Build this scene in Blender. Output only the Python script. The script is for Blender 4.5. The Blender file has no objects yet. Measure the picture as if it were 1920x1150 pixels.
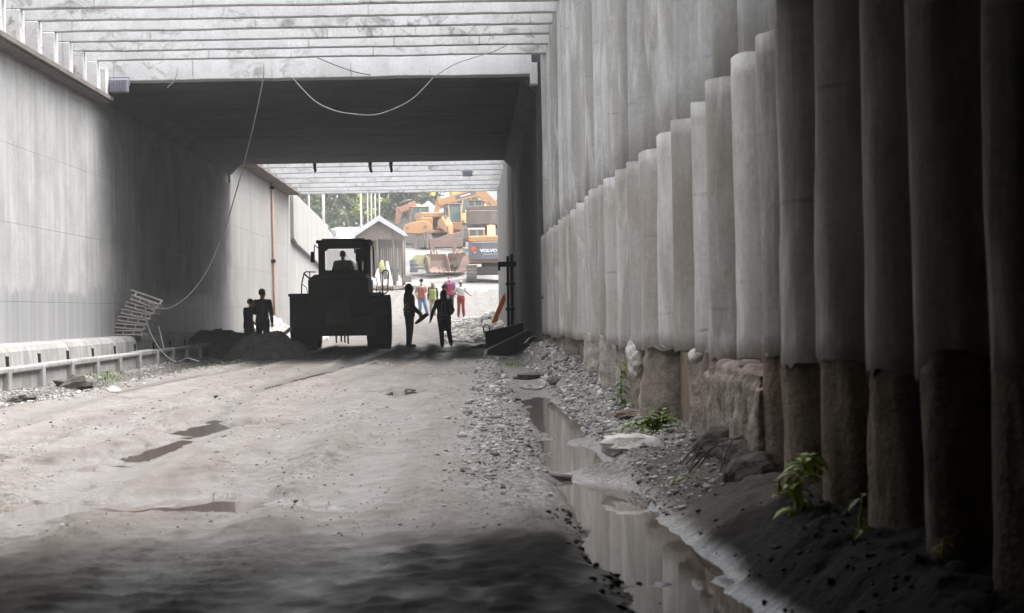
import bpy, math, random
import numpy as np
from mathutils import Vector, Matrix, Euler
R = math.radians
random.seed(7)
SC = bpy.context.scene
COL = SC.collection

# ------------------------------------------------------------------ camera, sky, sun, exposure
ROLL = 0.017
FPX, VX, VY, CAMZ = 3400.0, 885.0, 585.0, 1.0
cd = bpy.data.cameras.new("camera")
cam = bpy.data.objects.new("camera", cd); COL.objects.link(cam)
cd.sensor_width = 36.0
cd.lens = FPX / 1920.0 * 36.0
cd.shift_x = (960 - VX) / 1920.0
cd.shift_y = (VY - 575) / 1920.0
cd.clip_start = 0.05; cd.clip_end = 3000
cam.matrix_world = Matrix.Translation((0, 0, CAMZ)) @ Euler((R(90), 0, 0)).to_matrix().to_4x4() @ Matrix.Rotation(-ROLL, 4, 'Z')
cd.dof.use_dof = True; cd.dof.focus_distance = 42.0; cd.dof.aperture_fstop = 6.5
SC.camera = cam

SUN_EL, SUN_AZ = R(66), R(80)        # azimuth clockwise from +Y
w = bpy.data.worlds.new("World"); SC.world = w; w.use_nodes = True
nt = w.node_tree
for n in list(nt.nodes): nt.nodes.remove(n)
sky = nt.nodes.new("ShaderNodeTexSky"); sky.sky_type = 'NISHITA'; sky.sun_disc = False
sky.sun_elevation = SUN_EL; sky.sun_rotation = SUN_AZ; sky.dust_density = 4.0; sky.air_density = 1.2
hs = nt.nodes.new("ShaderNodeHueSaturation"); hs.inputs['Saturation'].default_value = 0.16
bg = nt.nodes.new("ShaderNodeBackground"); bg.inputs['Strength'].default_value = 0.15
wo = nt.nodes.new("ShaderNodeOutputWorld")
nt.links.new(sky.outputs[0], hs.inputs['Color']); nt.links.new(hs.outputs[0], bg.inputs['Color']); nt.links.new(bg.outputs[0], wo.inputs[0])
sl = bpy.data.lights.new("sun", 'SUN'); sl.energy = 1.4; sl.angle = R(60); sl.color = (1.0, 0.975, 0.94)
so = bpy.data.objects.new("sun", sl); COL.objects.link(so)
sd = Vector((math.sin(SUN_AZ) * math.cos(SUN_EL), math.cos(SUN_AZ) * math.cos(SUN_EL), math.sin(SUN_EL)))
so.rotation_euler = sd.to_track_quat('Z', 'Y').to_euler(); so.location = (0, 20, 60)
SC.view_settings.view_transform = 'Standard'; SC.view_settings.look = 'None'
SC.view_settings.gamma = 1.0; SC.view_settings.use_curve_mapping = False
SC.view_settings.exposure = 2.15
SC.cycles.max_bounces = 10; SC.cycles.diffuse_bounces = 6; SC.cycles.glossy_bounces = 3
SC.cycles.transparent_max_bounces = 12; SC.cycles.use_denoising = True
SC.cycles.caustics_reflective = False; SC.cycles.caustics_refractive = False
SC.cycles.sample_clamp_indirect = 6.0

def at(px, py, Y):
    """photo pixel at depth Y -> world point"""
    u, v = px - VX, py - VY
    return Vector(((u - ROLL * v) / FPX * Y, Y, CAMZ - (v + ROLL * u) / FPX * Y))

# ------------------------------------------------------------------ bookkeeping
def tag(o, label=None, cat=None, group=None, kind=None):
    if label: o["label"] = label
    if cat: o["category"] = cat
    if group: o["group"] = group
    if kind: o["kind"] = kind
    return o
def empty(name, loc=(0, 0, 0), rz=0.0, label=None, cat=None, group=None):
    o = bpy.data.objects.new(name, None); COL.objects.link(o)
    o.location = loc; o.rotation_euler = (0, 0, rz); o.empty_display_size = 0.2
    return tag(o, label, cat, group)
def copy_tree(o, parent=None):
    c = o.copy(); COL.objects.link(c); c.parent = parent
    for ch in list(o.children): copy_tree(ch, c)
    return c
ORD = ["zeroth", "first", "second", "third", "fourth", "fifth", "sixth", "seventh", "eighth", "ninth", "tenth", "eleventh", "twelfth", "thirteenth",
       "fourteenth", "fifteenth", "sixteenth", "seventeenth", "eighteenth", "nineteenth", "twentieth", "twenty-first", "twenty-second", "twenty-third",
       "twenty-fourth", "twenty-fifth", "twenty-sixth", "twenty-seventh", "twenty-eighth", "twenty-ninth", "thirtieth"]

# ------------------------------------------------------------------ numpy noise
def _hash(ix, iy, seed):
    n = (ix.astype(np.int64) * 374761393 + iy.astype(np.int64) * 668265263 + seed * 1442695041) & 0xFFFFFFFF
    n = ((n ^ (n >> 13)) * 1274126177) & 0xFFFFFFFF
    n = (n ^ (n >> 16)) & 0xFFFFFFFF
    return n / 4294967295.0
def vnoise(x, y, seed=0):
    x = np.asarray(x, float); y = np.asarray(y, float)
    ix, iy = np.floor(x), np.floor(y); fx, fy = x - ix, y - iy
    fx = fx * fx * fx * (fx * (fx * 6 - 15) + 10); fy = fy * fy * fy * (fy * (fy * 6 - 15) + 10)
    a = _hash(ix, iy, seed); b = _hash(ix + 1, iy, seed); c = _hash(ix, iy + 1, seed); d = _hash(ix + 1, iy + 1, seed)
    return (a + (b - a) * fx) * (1 - fy) + (c + (d - c) * fx) * fy
def fbm(x, y, oct=4, seed=0):
    s = 0; a = 1; t = 0
    for k in range(oct):
        s = s + a * vnoise(x * 2 ** k + 17.3 * k, y * 2 ** k - 9.1 * k, seed + k); t += a; a *= 0.5
    return s / t * 2 - 1
def sstep(a, b, x):
    t = np.clip((x - a) / (b - a), 0, 1); return t * t * (3 - 2 * t)
def _h1(ix, iy, seed):
    n = (ix * 374761393 + iy * 668265263 + seed * 1442695041) & 0xFFFFFFFF
    n = ((n ^ (n >> 13)) * 1274126177) & 0xFFFFFFFF
    return ((n ^ (n >> 16)) & 0xFFFFFFFF) / 4294967295.0
def n1(x, y=0.0, seed=0):
    ix, iy = math.floor(x), math.floor(y); fx, fy = x - ix, y - iy; seed = int(seed)
    fx = fx * fx * fx * (fx * (fx * 6 - 15) + 10); fy = fy * fy * fy * (fy * (fy * 6 - 15) + 10)
    a, b, c, d = _h1(ix, iy, seed), _h1(ix + 1, iy, seed), _h1(ix, iy + 1, seed), _h1(ix + 1, iy + 1, seed)
    return ((a + (b - a) * fx) * (1 - fy) + (c + (d - c) * fx) * fy) * 2 - 1

# ------------------------------------------------------------------ mesh builder
class MB:
    def __init__(s): s.v = []; s.f = []
    def add(s, vs, fs):
        b = len(s.v); s.v.extend([tuple(p) for p in vs]); s.f.extend([tuple(i + b for i in f) for f in fs]); return s
    def box(s, x0, x1, y0, y1, z0, z1, M=None):
        p = [(x0, y0, z0), (x1, y0, z0), (x1, y1, z0), (x0, y1, z0), (x0, y0, z1), (x1, y0, z1), (x1, y1, z1), (x0, y1, z1)]
        if M is not None: p = [M @ Vector(q) for q in p]
        return s.add(p, [(0, 3, 2, 1), (4, 5, 6, 7), (0, 1, 5, 4), (1, 2, 6, 5), (2, 3, 7, 6), (3, 0, 4, 7)])
    def cyl(s, a, b, ra, rb=None, n=12, cap=True):
        a, b = Vector(a), Vector(b); rb = ra if rb is None else rb
        d = (b - a); d = d.normalized() if d.length > 1e-9 else Vector((0, 0, 1))
        u = d.orthogonal().normalized(); v = d.cross(u)
        P = []
        for c, r in ((a, ra), (b, rb)):
            for k in range(n):
                t = 2 * math.pi * k / n; P.append(c + (u * math.cos(t) + v * math.sin(t)) * r)
        F = [(k, (k + 1) % n, n + (k + 1) % n, n + k) for k in range(n)]
        if cap: F += [tuple(reversed(range(n))), tuple(range(n, 2 * n))]
        return s.add(P, F)
    def tube(s, pts, r, n=8, cap=True):
        pts = [Vector(p) for p in pts]; rs = r if isinstance(r, (list, tuple)) else [r] * len(pts)
        P = []; u = None
        for i, p in enumerate(pts):
            d = (pts[min(i + 1, len(pts) - 1)] - pts[max(i - 1, 0)]).normalized()
            u = d.orthogonal().normalized() if u is None else (u - d * u.dot(d)).normalized()
            v = d.cross(u)
            for k in range(n):
                t = 2 * math.pi * k / n; P.append(p + (u * math.cos(t) + v * math.sin(t)) * rs[i])
        F = []
        for i in range(len(pts) - 1):
            for k in range(n): F.append((i * n + k, i * n + (k + 1) % n, (i + 1) * n + (k + 1) % n, (i + 1) * n + k))
        if cap: F += [tuple(reversed(range(n))), tuple(range((len(pts) - 1) * n, len(pts) * n))]
        return s.add(P, F)
    def prism(s, outline, a0, a1, axis='x'):
        """outline of 2D points extruded along an axis ('x': (y,z), 'y': (x,z), 'z': (x,y))"""
        def q(p, a): return {'x': (a, p[0], p[1]), 'y': (p[0], a, p[1]), 'z': (p[0], p[1], a)}[axis]
        n = len(outline)
        ar = sum(outline[i][0] * outline[(i + 1) % n][1] - outline[(i + 1) % n][0] * outline[i][1] for i in range(n))
        flip = (ar < 0) ^ (axis == 'y')
        o = list(reversed(outline)) if flip else outline
        P = [q(p, a0) for p in o] + [q(p, a1) for p in o]
        F = [tuple(reversed(range(n))), tuple(range(n, 2 * n))] + [(k, (k + 1) % n, n + (k + 1) % n, n + k) for k in range(n)]
        return s.add(P, F)
    def lathe(s, prof, c=(0, 0, 0), axis='z', n=24):
        P = []
        for r, h in prof:
            for k in range(n):
                t = 2 * math.pi * k / n; a, b = r * math.cos(t), r * math.sin(t)
                P.append({'z': (c[0] + a, c[1] + b, c[2] + h), 'x': (c[0] + h, c[1] + a, c[2] + b), 'y': (c[0] + b, c[1] + h, c[2] + a)}[axis])
        F = []
        m = len(prof)
        for i in range(m - 1):
            for k in range(n): F.append((i * n + k, i * n + (k + 1) % n, (i + 1) * n + (k + 1) % n, (i + 1) * n + k))
        if prof[0][0] > 1e-6: F.append(tuple(reversed(range(n))))
        if prof[-1][0] > 1e-6: F.append(tuple(range((m - 1) * n, m * n)))
        return s.add(P, F)
    def ell(s, c, rx, ry, rz, n=14, m=9, M=None):
        P = []
        for i in range(m + 1):
            p = math.pi * i / m
            for k in range(n):
                t = 2 * math.pi * k / n
                q = Vector((rx * math.sin(p) * math.cos(t), ry * math.sin(p) * math.sin(t), -rz * math.cos(p)))
                if M is not None: q = M @ q
                P.append(q + Vector(c))
        F = [(i * n + k, i * n + (k + 1) % n, (i + 1) * n + (k + 1) % n, (i + 1) * n + k) for i in range(m) for k in range(n)]
        return s.add(P, F)
    def cone(s, a, b, ra, rb, n=12):           # round-ended tapered limb
        a, b = Vector(a), Vector(b); d = b - a; L = max(d.length, 1e-6); d /= L
        pts = []; rs = []
        for k in range(4):
            t = math.pi / 2 * (1 - k / 3.0); pts.append(a - d * ra * math.sin(t)); rs.append(max(ra * math.cos(t), 0.0015))
        for k in range(4):
            t = math.pi / 2 * k / 3.0; pts.append(b + d * rb * math.sin(t)); rs.append(max(rb * math.cos(t), 0.0015))
        return s.tube(pts, rs, n)
    def loft(s, rings, n=18):                  # rings of (cx, cy, z, rx, ry)
        P = []
        for cx, cy, z, rx, ry in rings:
            for k in range(n):
                t = 2 * math.pi * k / n
                ct, st = math.cos(t), math.sin(t)
                P.append((cx + rx * math.copysign(abs(ct) ** 0.85, ct), cy + ry * math.copysign(abs(st) ** 0.85, st), z))
        m = len(rings)
        F = [(i * n + k, i * n + (k + 1) % n, (i + 1) * n + (k + 1) % n, (i + 1) * n + k) for i in range(m - 1) for k in range(n)]
        F += [tuple(reversed(range(n))), tuple(range((m - 1) * n, m * n))]
        return s.add(P, F)
    def rock(s, c, r, seed=0, sq=(1, 1, 1), n=9, m=6, amp=0.35):
        rr = random.Random(seed); P = []; ph = [rr.uniform(0, 50) for _ in range(3)]
        for i in range(m + 1):
            p = math.pi * i / m
            for k in range(n):
                t = 2 * math.pi * k / n
                d = Vector((math.sin(p) * math.cos(t), math.sin(p) * math.sin(t), -math.cos(p)))
                q = r * (1 + amp * n1(d.x * 1.7 + ph[0] + d.z * 1.3, d.y * 1.7 + ph[1] - d.z, seed) + amp * .4 * n1(d.x * 4 + ph[2], d.y * 4 + d.z * 3, seed + 3))
                P.append((c[0] + d.x * q * sq[0], c[1] + d.y * q * sq[1], c[2] + d.z * q * sq[2]))
        F = [(i * n + k, i * n + (k + 1) % n, (i + 1) * n + (k + 1) % n, (i + 1) * n + k) for i in range(m) for k in range(n)]
        return s.add(P, F)
    def xf(s, M): s.v = [tuple(M @ Vector(p)) for p in s.v]; return s
    def mesh(s, name):
        me = bpy.data.meshes.new(name); me.from_pydata(s.v, [], s.f); me.update(); return me
    def build(s, name, mat, parent=None, smooth=False, bevel=0.0, seg=2, loc=None, rot=None):
        me = s.mesh(name)
        me.materials.append(mat)
        if smooth: me.polygons.foreach_set("use_smooth", [len(f) <= 4 for f in s.f])
        o = bpy.data.objects.new(name, me); COL.objects.link(o)
        if parent is not None: o.parent = parent
        if loc is not None: o.location = loc
        if rot is not None: o.rotation_euler = rot
        if bevel > 0:
            b = o.modifiers.new("bevel", 'BEVEL'); b.width = bevel; b.segments = seg; b.limit_method = 'ANGLE'; b.angle_limit = R(38)
        if smooth and bevel <= 0: pass
        return o
def fuse(mb, voxel, name, mat, parent=None, smooth=3):
    """merge a builder's solids into ONE continuous surface"""
    me = mb.mesh("tmp"); o = bpy.data.objects.new("tmp", me); COL.objects.link(o)
    r = o.modifiers.new("r", 'REMESH'); r.mode = 'VOXEL'; r.voxel_size = voxel
    if smooth:
        q = o.modifiers.new("s", 'SMOOTH'); q.factor = 0.5; q.iterations = smooth
    dg = bpy.context.evaluated_depsgraph_get(); dg.update()
    m2 = bpy.data.meshes.new_from_object(o.evaluated_get(dg)); m2.name = name
    bpy.data.objects.remove(o); bpy.data.meshes.remove(me)
    m2.materials.clear(); m2.materials.append(mat)
    m2.polygons.foreach_set("use_smooth", [True] * len(m2.polygons))
    o2 = bpy.data.objects.new(name, m2); COL.objects.link(o2)
    if parent is not None: o2.parent = parent
    return o2
def grid_obj(name, X, Y, Z, mat):
    ny, nx = X.shape
    me = bpy.data.meshes.new(name)
    co = np.stack([X, Y, Z], -1).reshape(-1, 3).astype(np.float32)
    i = np.arange(ny * nx).reshape(ny, nx)
    q = np.stack([i[:-1, :-1], i[:-1, 1:], i[1:, 1:], i[1:, :-1]], -1).reshape(-1, 4)
    me.vertices.add(len(co)); me.vertices.foreach_set("co", co.ravel())
    me.loops.add(q.size); me.loops.foreach_set("vertex_index", q.ravel().astype(np.int32))
    me.polygons.add(len(q)); me.polygons.foreach_set("loop_start", (np.arange(len(q)) * 4).astype(np.int32))
    me.polygons.foreach_set("use_smooth", np.ones(len(q), bool))
    me.update(calc_edges=True); me.validate()
    me.materials.append(mat)
    o = bpy.data.objects.new(name, me); COL.objects.link(o); return o

# ------------------------------------------------------------------ materials
class NT:
    def __init__(s, name):
        s.m = bpy.data.materials.new(name); s.m.use_nodes = True; s.t = s.m.node_tree
        s.b = s.t.nodes["Principled BSDF"]; s.out = s.t.nodes["Material Output"]
        g = s.t.nodes.new("ShaderNodeNewGeometry"); s.pos = g.outputs['Position']; s.nrm = g.outputs['Normal']
    def n(s, typ, **kw):
        x = s.t.nodes.new(typ)
        for k, v in kw.items(): setattr(x, k, v)
        return x
    def put(s, inp, v):
        if hasattr(v, 'is_linked') or isinstance(v, bpy.types.NodeSocket): s.t.links.new(v, inp)
        else: inp.default_value = v
    def mapv(s, vec, scale=(1, 1, 1), loc=(0, 0, 0), rot=(0, 0, 0)):
        m = s.n("ShaderNodeMapping"); s.put(m.inputs['Vector'], vec); m.inputs['Scale'].default_value = scale
        m.inputs['Location'].default_value = loc; m.inputs['Rotation'].default_value = rot; return m.outputs[0]
    def noise(s, scale, vec=None, detail=4, rough=0.55, stretch=None, dist=0.0):
        x = s.n("ShaderNodeTexNoise"); x.inputs['Scale'].default_value = scale; x.inputs['Detail'].default_value = detail
        x.inputs['Roughness'].default_value = rough; x.inputs['Distortion'].default_value = dist
        v = vec or s.pos
        if stretch: v = s.mapv(v, stretch)
        s.put(x.inputs['Vector'], v); return x.outputs['Fac']
    def voro(s, scale, vec=None, feature='F1', out='Distance', rnd=1.0):
        x = s.n("ShaderNodeTexVoronoi"); x.feature = feature; x.inputs['Scale'].default_value = scale; x.inputs['Randomness'].default_value = rnd
        s.put(x.inputs['Vector'], vec or s.pos); return x.outputs[out]
    def ramp(s, fac, stops):
        x = s.n("ShaderNodeValToRGB"); s.put(x.inputs[0], fac)
        e = x.color_ramp.elements
        while len(e) < len(stops): e.new(0.5)
        for k, (p, c) in enumerate(stops):
            e[k].position = p; e[k].color = (c, c, c, 1) if isinstance(c, (int, float)) else (*c, 1)
        return x.outputs[0]
    def mix(s, fac, a, b, mode='MIX'):
        x = s.n("ShaderNodeMix", data_type='RGBA', blend_type=mode)
        s.put(x.inputs[0], fac)
        for i, v in ((6, a), (7, b)): s.put(x.inputs[i], (*v, 1) if isinstance(v, tuple) and len(v) == 3 else v)
        return x.outputs[2]
    def math(s, op, a, b=0.0, clamp=False):
        x = s.n("ShaderNodeMath", operation=op); x.use_clamp = clamp; s.put(x.inputs[0], a); s.put(x.inputs[1], b); return x.outputs[0]
    def mr(s, v, a, b, c=0.0, d=1.0, smooth=False):
        x = s.n("ShaderNodeMapRange"); x.interpolation_type = 'SMOOTHSTEP' if smooth else 'LINEAR'
        s.put(x.inputs[0], v)
        for i, q in enumerate((a, b, c, d)): s.put(x.inputs[i + 1], q)
        return x.outputs[0]
    def sep(s, v=None):
        x = s.n("ShaderNodeSeparateXYZ"); s.put(x.inputs[0], v or s.pos); return x.outputs
    def bump(s, h, strength=0.3, dist=0.02, nrm=None):
        x = s.n("ShaderNodeBump"); x.inputs['Strength'].default_value = strength; x.inputs['Distance'].default_value = dist
        s.put(x.inputs['Height'], h)
        if nrm is not None: s.put(x.inputs['Normal'], nrm)
        return x.outputs[0]
    def fin(s, color=None, rough=None, normal=None, metal=None, spec=None):
        if color is not None: s.put(s.b.inputs['Base Color'], (*color, 1) if isinstance(color, tuple) else color)
        if rough is not None: s.put(s.b.inputs['Roughness'], rough)
        if normal is not None: s.put(s.b.inputs['Normal'], normal)
        if metal is not None: s.put(s.b.inputs['Metallic'], metal)
        if spec is not None: s.put(s.b.inputs['Specular IOR Level'], spec)
        return s.m
def dirty(name, c, c2=None, rough=0.6, scale=3.0, amt=0.6, bump=0.15, metal=0.0, fine=40.0):
    """painted / worn / cloth surface: base colour broken up by dirt patches and a fine grain"""
    t = NT(name); c2 = c2 or tuple(x * 0.6 for x in c)
    obj = t.n("ShaderNodeTexCoord").outputs['Object']
    a = t.ramp(t.noise(scale, obj, 5, 0.6), [(0.35, 0.0), (0.7, 1.0)])
    col = t.mix(t.math('MULTIPLY', a, amt), c, c2)
    g = t.noise(fine, obj, 3, 0.6)
    col = t.mix(0.25, col, t.ramp(g, [(0.3, tuple(x * 0.7 for x in c)), (0.7, tuple(min(1, x * 1.2) for x in c))]))
    return t.fin(col, t.mr(a, 0, 1, rough, min(1, rough + 0.2)), t.bump(g, bump, 0.01), metal, 0.16)

def concrete(name, base, dark, streak=0.5, blotch=0.5, warm=(0.40, 0.35, 0.29), warm_amt=0.2, rough=0.85, wet=False, bumpk=0.25, blot_scale=0.6, cracks=False, ribs=False, vary=0.0):
    t = NT(name); X, Y, Z = t.sep()
    s1 = t.ramp(t.noise(1.0, None, 5, 0.6, stretch=(4.2, 4.2, 0.16)), [(0.42, 0.0), (0.68, 1.0)])
    s2 = t.ramp(t.noise(1.0, None, 4, 0.65, stretch=(13, 13, 0.35)), [(0.45, 0.0), (0.75, 1.0)])
    bl = t.ramp(t.noise(blot_scale, None, 6, 0.62, dist=0.4), [(0.40, 0.0), (0.66, 1.0)])
    col = t.mix(t.math('MULTIPLY', bl, blotch), base, dark)
    col = t.mix(t.math('MULTIPLY', s1, streak), col, dark)
    col = t.mix(t.math('MULTIPLY', s2, streak * 0.45), col, tuple(min(0.8, x * 1.18) for x in base))
    col = t.mix(t.math('MULTIPLY', t.ramp(t.noise(0.9, t.mapv(t.pos, loc=(31, 7, 3)), 4), [(0.5, 0.0), (0.75, 1.0)]), warm_amt), col, warm)
    fine = t.noise(26, None, 5, 0.7)
    col = t.mix(0.35, col, t.ramp(fine, [(0.25, 0.25), (0.75, 1.0)]), 'MULTIPLY')
    if vary:
        rnd = t.n("ShaderNodeObjectInfo").outputs['Random']
        col = t.mix(1.0, col, t.ramp(rnd, [(0.0, (1 - vary, 1 - vary * 1.05, 1 - vary * 1.15)), (1.0, 1.0)]), 'MULTIPLY')
    if vary:      # casting rings and rubbed bands
        zz = t.math('ADD', t.math('MULTIPLY', Z, 1.15), t.math('ADD', t.math('MULTIPLY', rnd, 7.0), t.math('MULTIPLY', t.noise(3.0), 0.05)))
        rg = t.math('LESS_THAN', t.math('FRACT', zz), 0.022)
        col = t.mix(t.math('MULTIPLY', rg, t.ramp(t.noise(2.2, t.mapv(t.pos, loc=(8, 1, 4))), [(0.5, 0.0), (0.62, 0.5)])), col, tuple(x * 0.5 for x in dark))
        rb = t.ramp(t.noise(1.0, t.mapv(t.pos, loc=(2, 8, 1)), 5, 0.65, stretch=(3.5, 3.5, 0.9), dist=.5), [(0.52, 0.0), (0.66, 1.0)])
        col = t.mix(t.math('MULTIPLY', rb, 0.4), col, tuple(min(.8, x * 1.3) for x in base))
    dr = t.ramp(t.noise(1.0, t.mapv(t.pos, loc=(5, 2, 9)), 5, 0.7, stretch=(7, 7, 0.12)), [(0.60, 0.0), (0.70, 1.0)])
    col = t.mix(t.math('MULTIPLY', dr, streak * 0.75), col, tuple(x * 0.62 for x in dark))
    rough_v = rough
    if cracks:      # chipped, mould-blotched faces
        v = t.ramp(t.noise(2.4, None, 8, 0.75, stretch=(1, 1, 1.2), dist=1.0), [(0.51, 0.0), (0.62, 1.0)])
        msk = t.ramp(t.noise(0.45, t.mapv(t.pos, loc=(3, 11, 5)), 3), [(0.42, 0.0), (0.62, 1.0)])
        col = t.mix(t.math('MULTIPLY', t.math('MULTIPLY', v, msk), 0.75), col, (0.13, 0.12, 0.115))
        jn = t.math('FRACT', t.math('MULTIPLY', t.math('ADD', X, t.math('MULTIPLY', Y, 0.37)), 0.62))
        ln = t.math('LESS_THAN', jn, 0.016)
        col = t.mix(t.math('MULTIPLY', ln, t.ramp(t.noise(2.0), [(0.4, 0.0), (0.6, 0.55)])), col, (0.12, 0.115, 0.11))
    if wet:         # rising damp with a ragged upper edge
        e = t.math('ADD', t.math('MULTIPLY', t.noise(0.35, None, 2), 0.9), t.math('MULTIPLY', t.noise(1.0, None, 5, 0.7, stretch=(2.5, 2.5, 0.5)), 0.75))
        lim = t.math('ADD', e, 0.72)
        m = t.mr(t.math('SUBTRACT', lim, Z), -0.02, 0.05, 0, 1)
        col = t.mix(t.math('MULTIPLY', m, 0.85), col, t.mix(s1, (0.235, 0.235, 0.245), (0.33, 0.33, 0.335)))
        rough_v = t.mr(m, 0, 1, rough, 0.55)
    h = t.math('ADD', t.math('MULTIPLY', fine, 0.35), t.math('ADD', t.math('MULTIPLY', s2, 0.3), t.math('MULTIPLY', bl, 0.3)))
    return t.fin(col, rough_v, t.bump(h, bumpk, 0.02), spec=0.15)

M = {}
M['wall'] = concrete('pale_concrete', (0.455, 0.455, 0.453), (0.275, 0.273, 0.272), 0.55, 0.7, warm_amt=0.12, wet=True, blot_scale=0.9)
M['wall_far'] = concrete('pale_concrete_far', (0.33, 0.325, 0.315), (0.20, 0.193, 0.18), 0.6, 0.4, warm_amt=0.22)
M['beam'] = concrete('beam_concrete', (0.64, 0.64, 0.645), (0.43, 0.425, 0.43), 0.25, 0.5, warm_amt=0.06, blot_scale=1.3, cracks=True)
M['tunnel'] = concrete('dark_tunnel_concrete', (0.095, 0.092, 0.098), (0.05, 0.05, 0.056), 0.55, 0.5, warm_amt=0.1)  # darker than the wall concrete; for ceiling, right wall and haunches
M['pile'] = concrete('pile_concrete', (0.50, 0.487, 0.468), (0.29, 0.28, 0.268), 0.55, 0.6, warm=(0.30, 0.245, 0.19), warm_amt=0.6, blot_scale=1.2, vary=0.34, bumpk=0.4)
M['pile_up'] = concrete('pile_concrete_upper', (0.50, 0.50, 0.494), (0.31, 0.308, 0.308), 0.7, 0.55, warm=(0.33, 0.29, 0.24), warm_amt=0.35, blot_scale=1.2, vary=0.34, bumpk=0.4)
M['kerb'] = concrete('kerb_concrete', (0.38, 0.376, 0.37), (0.17, 0.165, 0.157), 0.6, 0.65, warm_amt=0.25, blot_scale=1.6, bumpk=0.5)
M['roofslab'] = dirty('cover_concrete', (0.12, 0.115, 0.11), rough=0.9)
# ------------------------------------------------------------------ more materials for the setting
def ground_mat():
    t = NT('muddy_ground'); X, Y, Z = t.sep()
    big = t.ramp(t.noise(0.45, None, 5, 0.6, stretch=(1.0, 0.4, 1)), [(0.36, 0.0), (0.64, 1.0)])
    mid = t.ramp(t.noise(2.2, None, 6, 0.65, stretch=(1.3, 0.6, 1)), [(0.38, 0.0), (0.66, 1.0)])
    fine = t.noise(34, None, 5, 0.7)
    col = t.mix(big, (0.252, 0.230, 0.210), (0.226, 0.216, 0.206))
    col = t.mix(t.math('MULTIPLY', mid, 0.75), col, (0.135, 0.12, 0.107))
    cl = t.math('MULTIPLY', t.ramp(t.noise(0.75, t.mapv(t.pos, (1.2, .45, 1), (2, 5, 0)), 5, 0.65), [(0.50, 0.0), (0.60, 1.0)]), t.ramp(t.noise(9, t.mapv(t.pos, (1, .6, 1)), 5, 0.7, dist=.6), [(0.46, 0.0), (0.60, 1.0)]))
    col = t.mix(t.math('MULTIPLY', cl, 0.8), col, (0.085, 0.077, 0.07))
    # pebbly patches
    vd = t.voro(34, None); vc = t.voro(34, None, out='Color')
    peb = t.ramp(t.noise(0.8, t.mapv(t.pos, (1, .5, 1), (4, 9, 0)), 4), [(0.47, 0.0), (0.6, 1.0)])
    edgeL = t.mr(X, -4.6, -5.8, 0, 1); berm = t.math('MULTIPLY', t.mr(X, -0.5, 0.15, 0, 1), t.mr(Y, 8.5, 11.0, 0, 1))
    peb = t.math('MINIMUM', t.math('ADD', t.math('MULTIPLY', peb, 0.7), t.math('MAXIMUM', edgeL, berm)), 1.0)
    stone = t.mix(t.sep(vc)[0], (0.09, 0.088, 0.085), (0.36, 0.35, 0.34))
    col = t.mix(t.math('MULTIPLY', peb, 0.6), col, stone)
    col = t.mix(0.5, col, t.ramp(fine, [(0.25, 0.35), (0.75, 1.0)]), 'MULTIPLY')
    trk = t.ramp(t.noise(1.0, t.mapv(t.pos, (2.3, .07, 1), (0, 3, 0)), 3, 0.5, dist=.15), [(0.46, 0.0), (0.62, 1.0)])
    col = t.mix(t.math('MULTIPLY', t.math('MULTIPLY', trk, t.ramp(t.noise(1.4), [(0.35, 0.2), (0.6, 1.0)])), 0.62), col, (0.14, 0.125, 0.113))
    # wet low spots
    lown = t.math('ADD', Z, t.math('MULTIPLY', t.math('SUBTRACT', t.noise(3.0, None, 4), 0.5), 0.045))
    wet = t.math('MULTIPLY', t.mr(lown, 0.010, -0.042, 0, 1), t.math('LESS_THAN', Y, 62.0))
    col = t.mix(t.math('MULTIPLY', wet, 0.72), col, (0.105, 0.095, 0.085))
    # dark soil bank beside the piles, then the cover's shadow painted on the near road
    bank = t.math('MULTIPLY', t.mr(t.math('ADD', X, t.math('MULTIPLY', t.noise(2.0, None, 3), 0.3)), 1.02, 1.22, 0, 1), t.mr(Y, 13.5, 10.5, 0, 1))
    col = t.mix(t.math('MULTIPLY', bank, 0.9), col, t.mix(mid, (0.045, 0.038, 0.032), (0.085, 0.072, 0.06)))
    fshade = t.math('MULTIPLY', t.mr(t.math('ADD', X, t.math('MULTIPLY', t.noise(3.0, None, 3), 0.25)), -0.28, -0.10, 0, 1), t.mr(t.math('ADD', Y, t.math('MULTIPLY', t.noise(2.0, None, 3), 0.5)), 8.35, 8.1, 0, 1))
    col = t.mix(t.math('MULTIPLY', fshade, 0.92), col, (0.028, 0.025, 0.023))
    tunnshade = t.math('MULTIPLY', t.mr(Y, 37.5, 40.5, 0, 1), t.mr(Y, 57.5, 54.5, 0, 1))  # tunnel shade darkened into the floor colour
    col = t.mix(t.math('MULTIPLY', tunnshade, 0.75), col, (0.07, 0.066, 0.064))
    col = t.mix(t.math('MULTIPLY', t.mr(Y, 60, 75, 0, 1), 0.8), col, t.mix(mid, (0.165, 0.156, 0.148), (0.115, 0.11, 0.103)))
    h = t.math('ADD', t.math('MULTIPLY', fine, 0.5), t.math('MULTIPLY', t.math('MULTIPLY', t.math('SUBTRACT', 1.0, vd), peb), 0.7))
    h = t.math('ADD', h, t.math('MULTIPLY', t.noise(9, None, 4), 0.6))
    return t.fin(col, t.mr(wet, 0, 1, 0.9, 0.3), t.bump(h, 0.6, 0.03), spec=t.mr(wet, 0, 1, 0.05, 0.45))
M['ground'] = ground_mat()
def water_mat():
    t = NT('muddy_water')
    nz = t.noise(3.0, None, 3)
    t.fin(t.mix(nz, (0.10, 0.085, 0.07), (0.13, 0.11, 0.095)), 0.03, t.bump(t.noise(7, None, 2), 0.012, 0.02), spec=0.6)
    t.b.inputs['IOR'].default_value = 1.33
    return t.m
M['water'] = water_mat()
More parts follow.
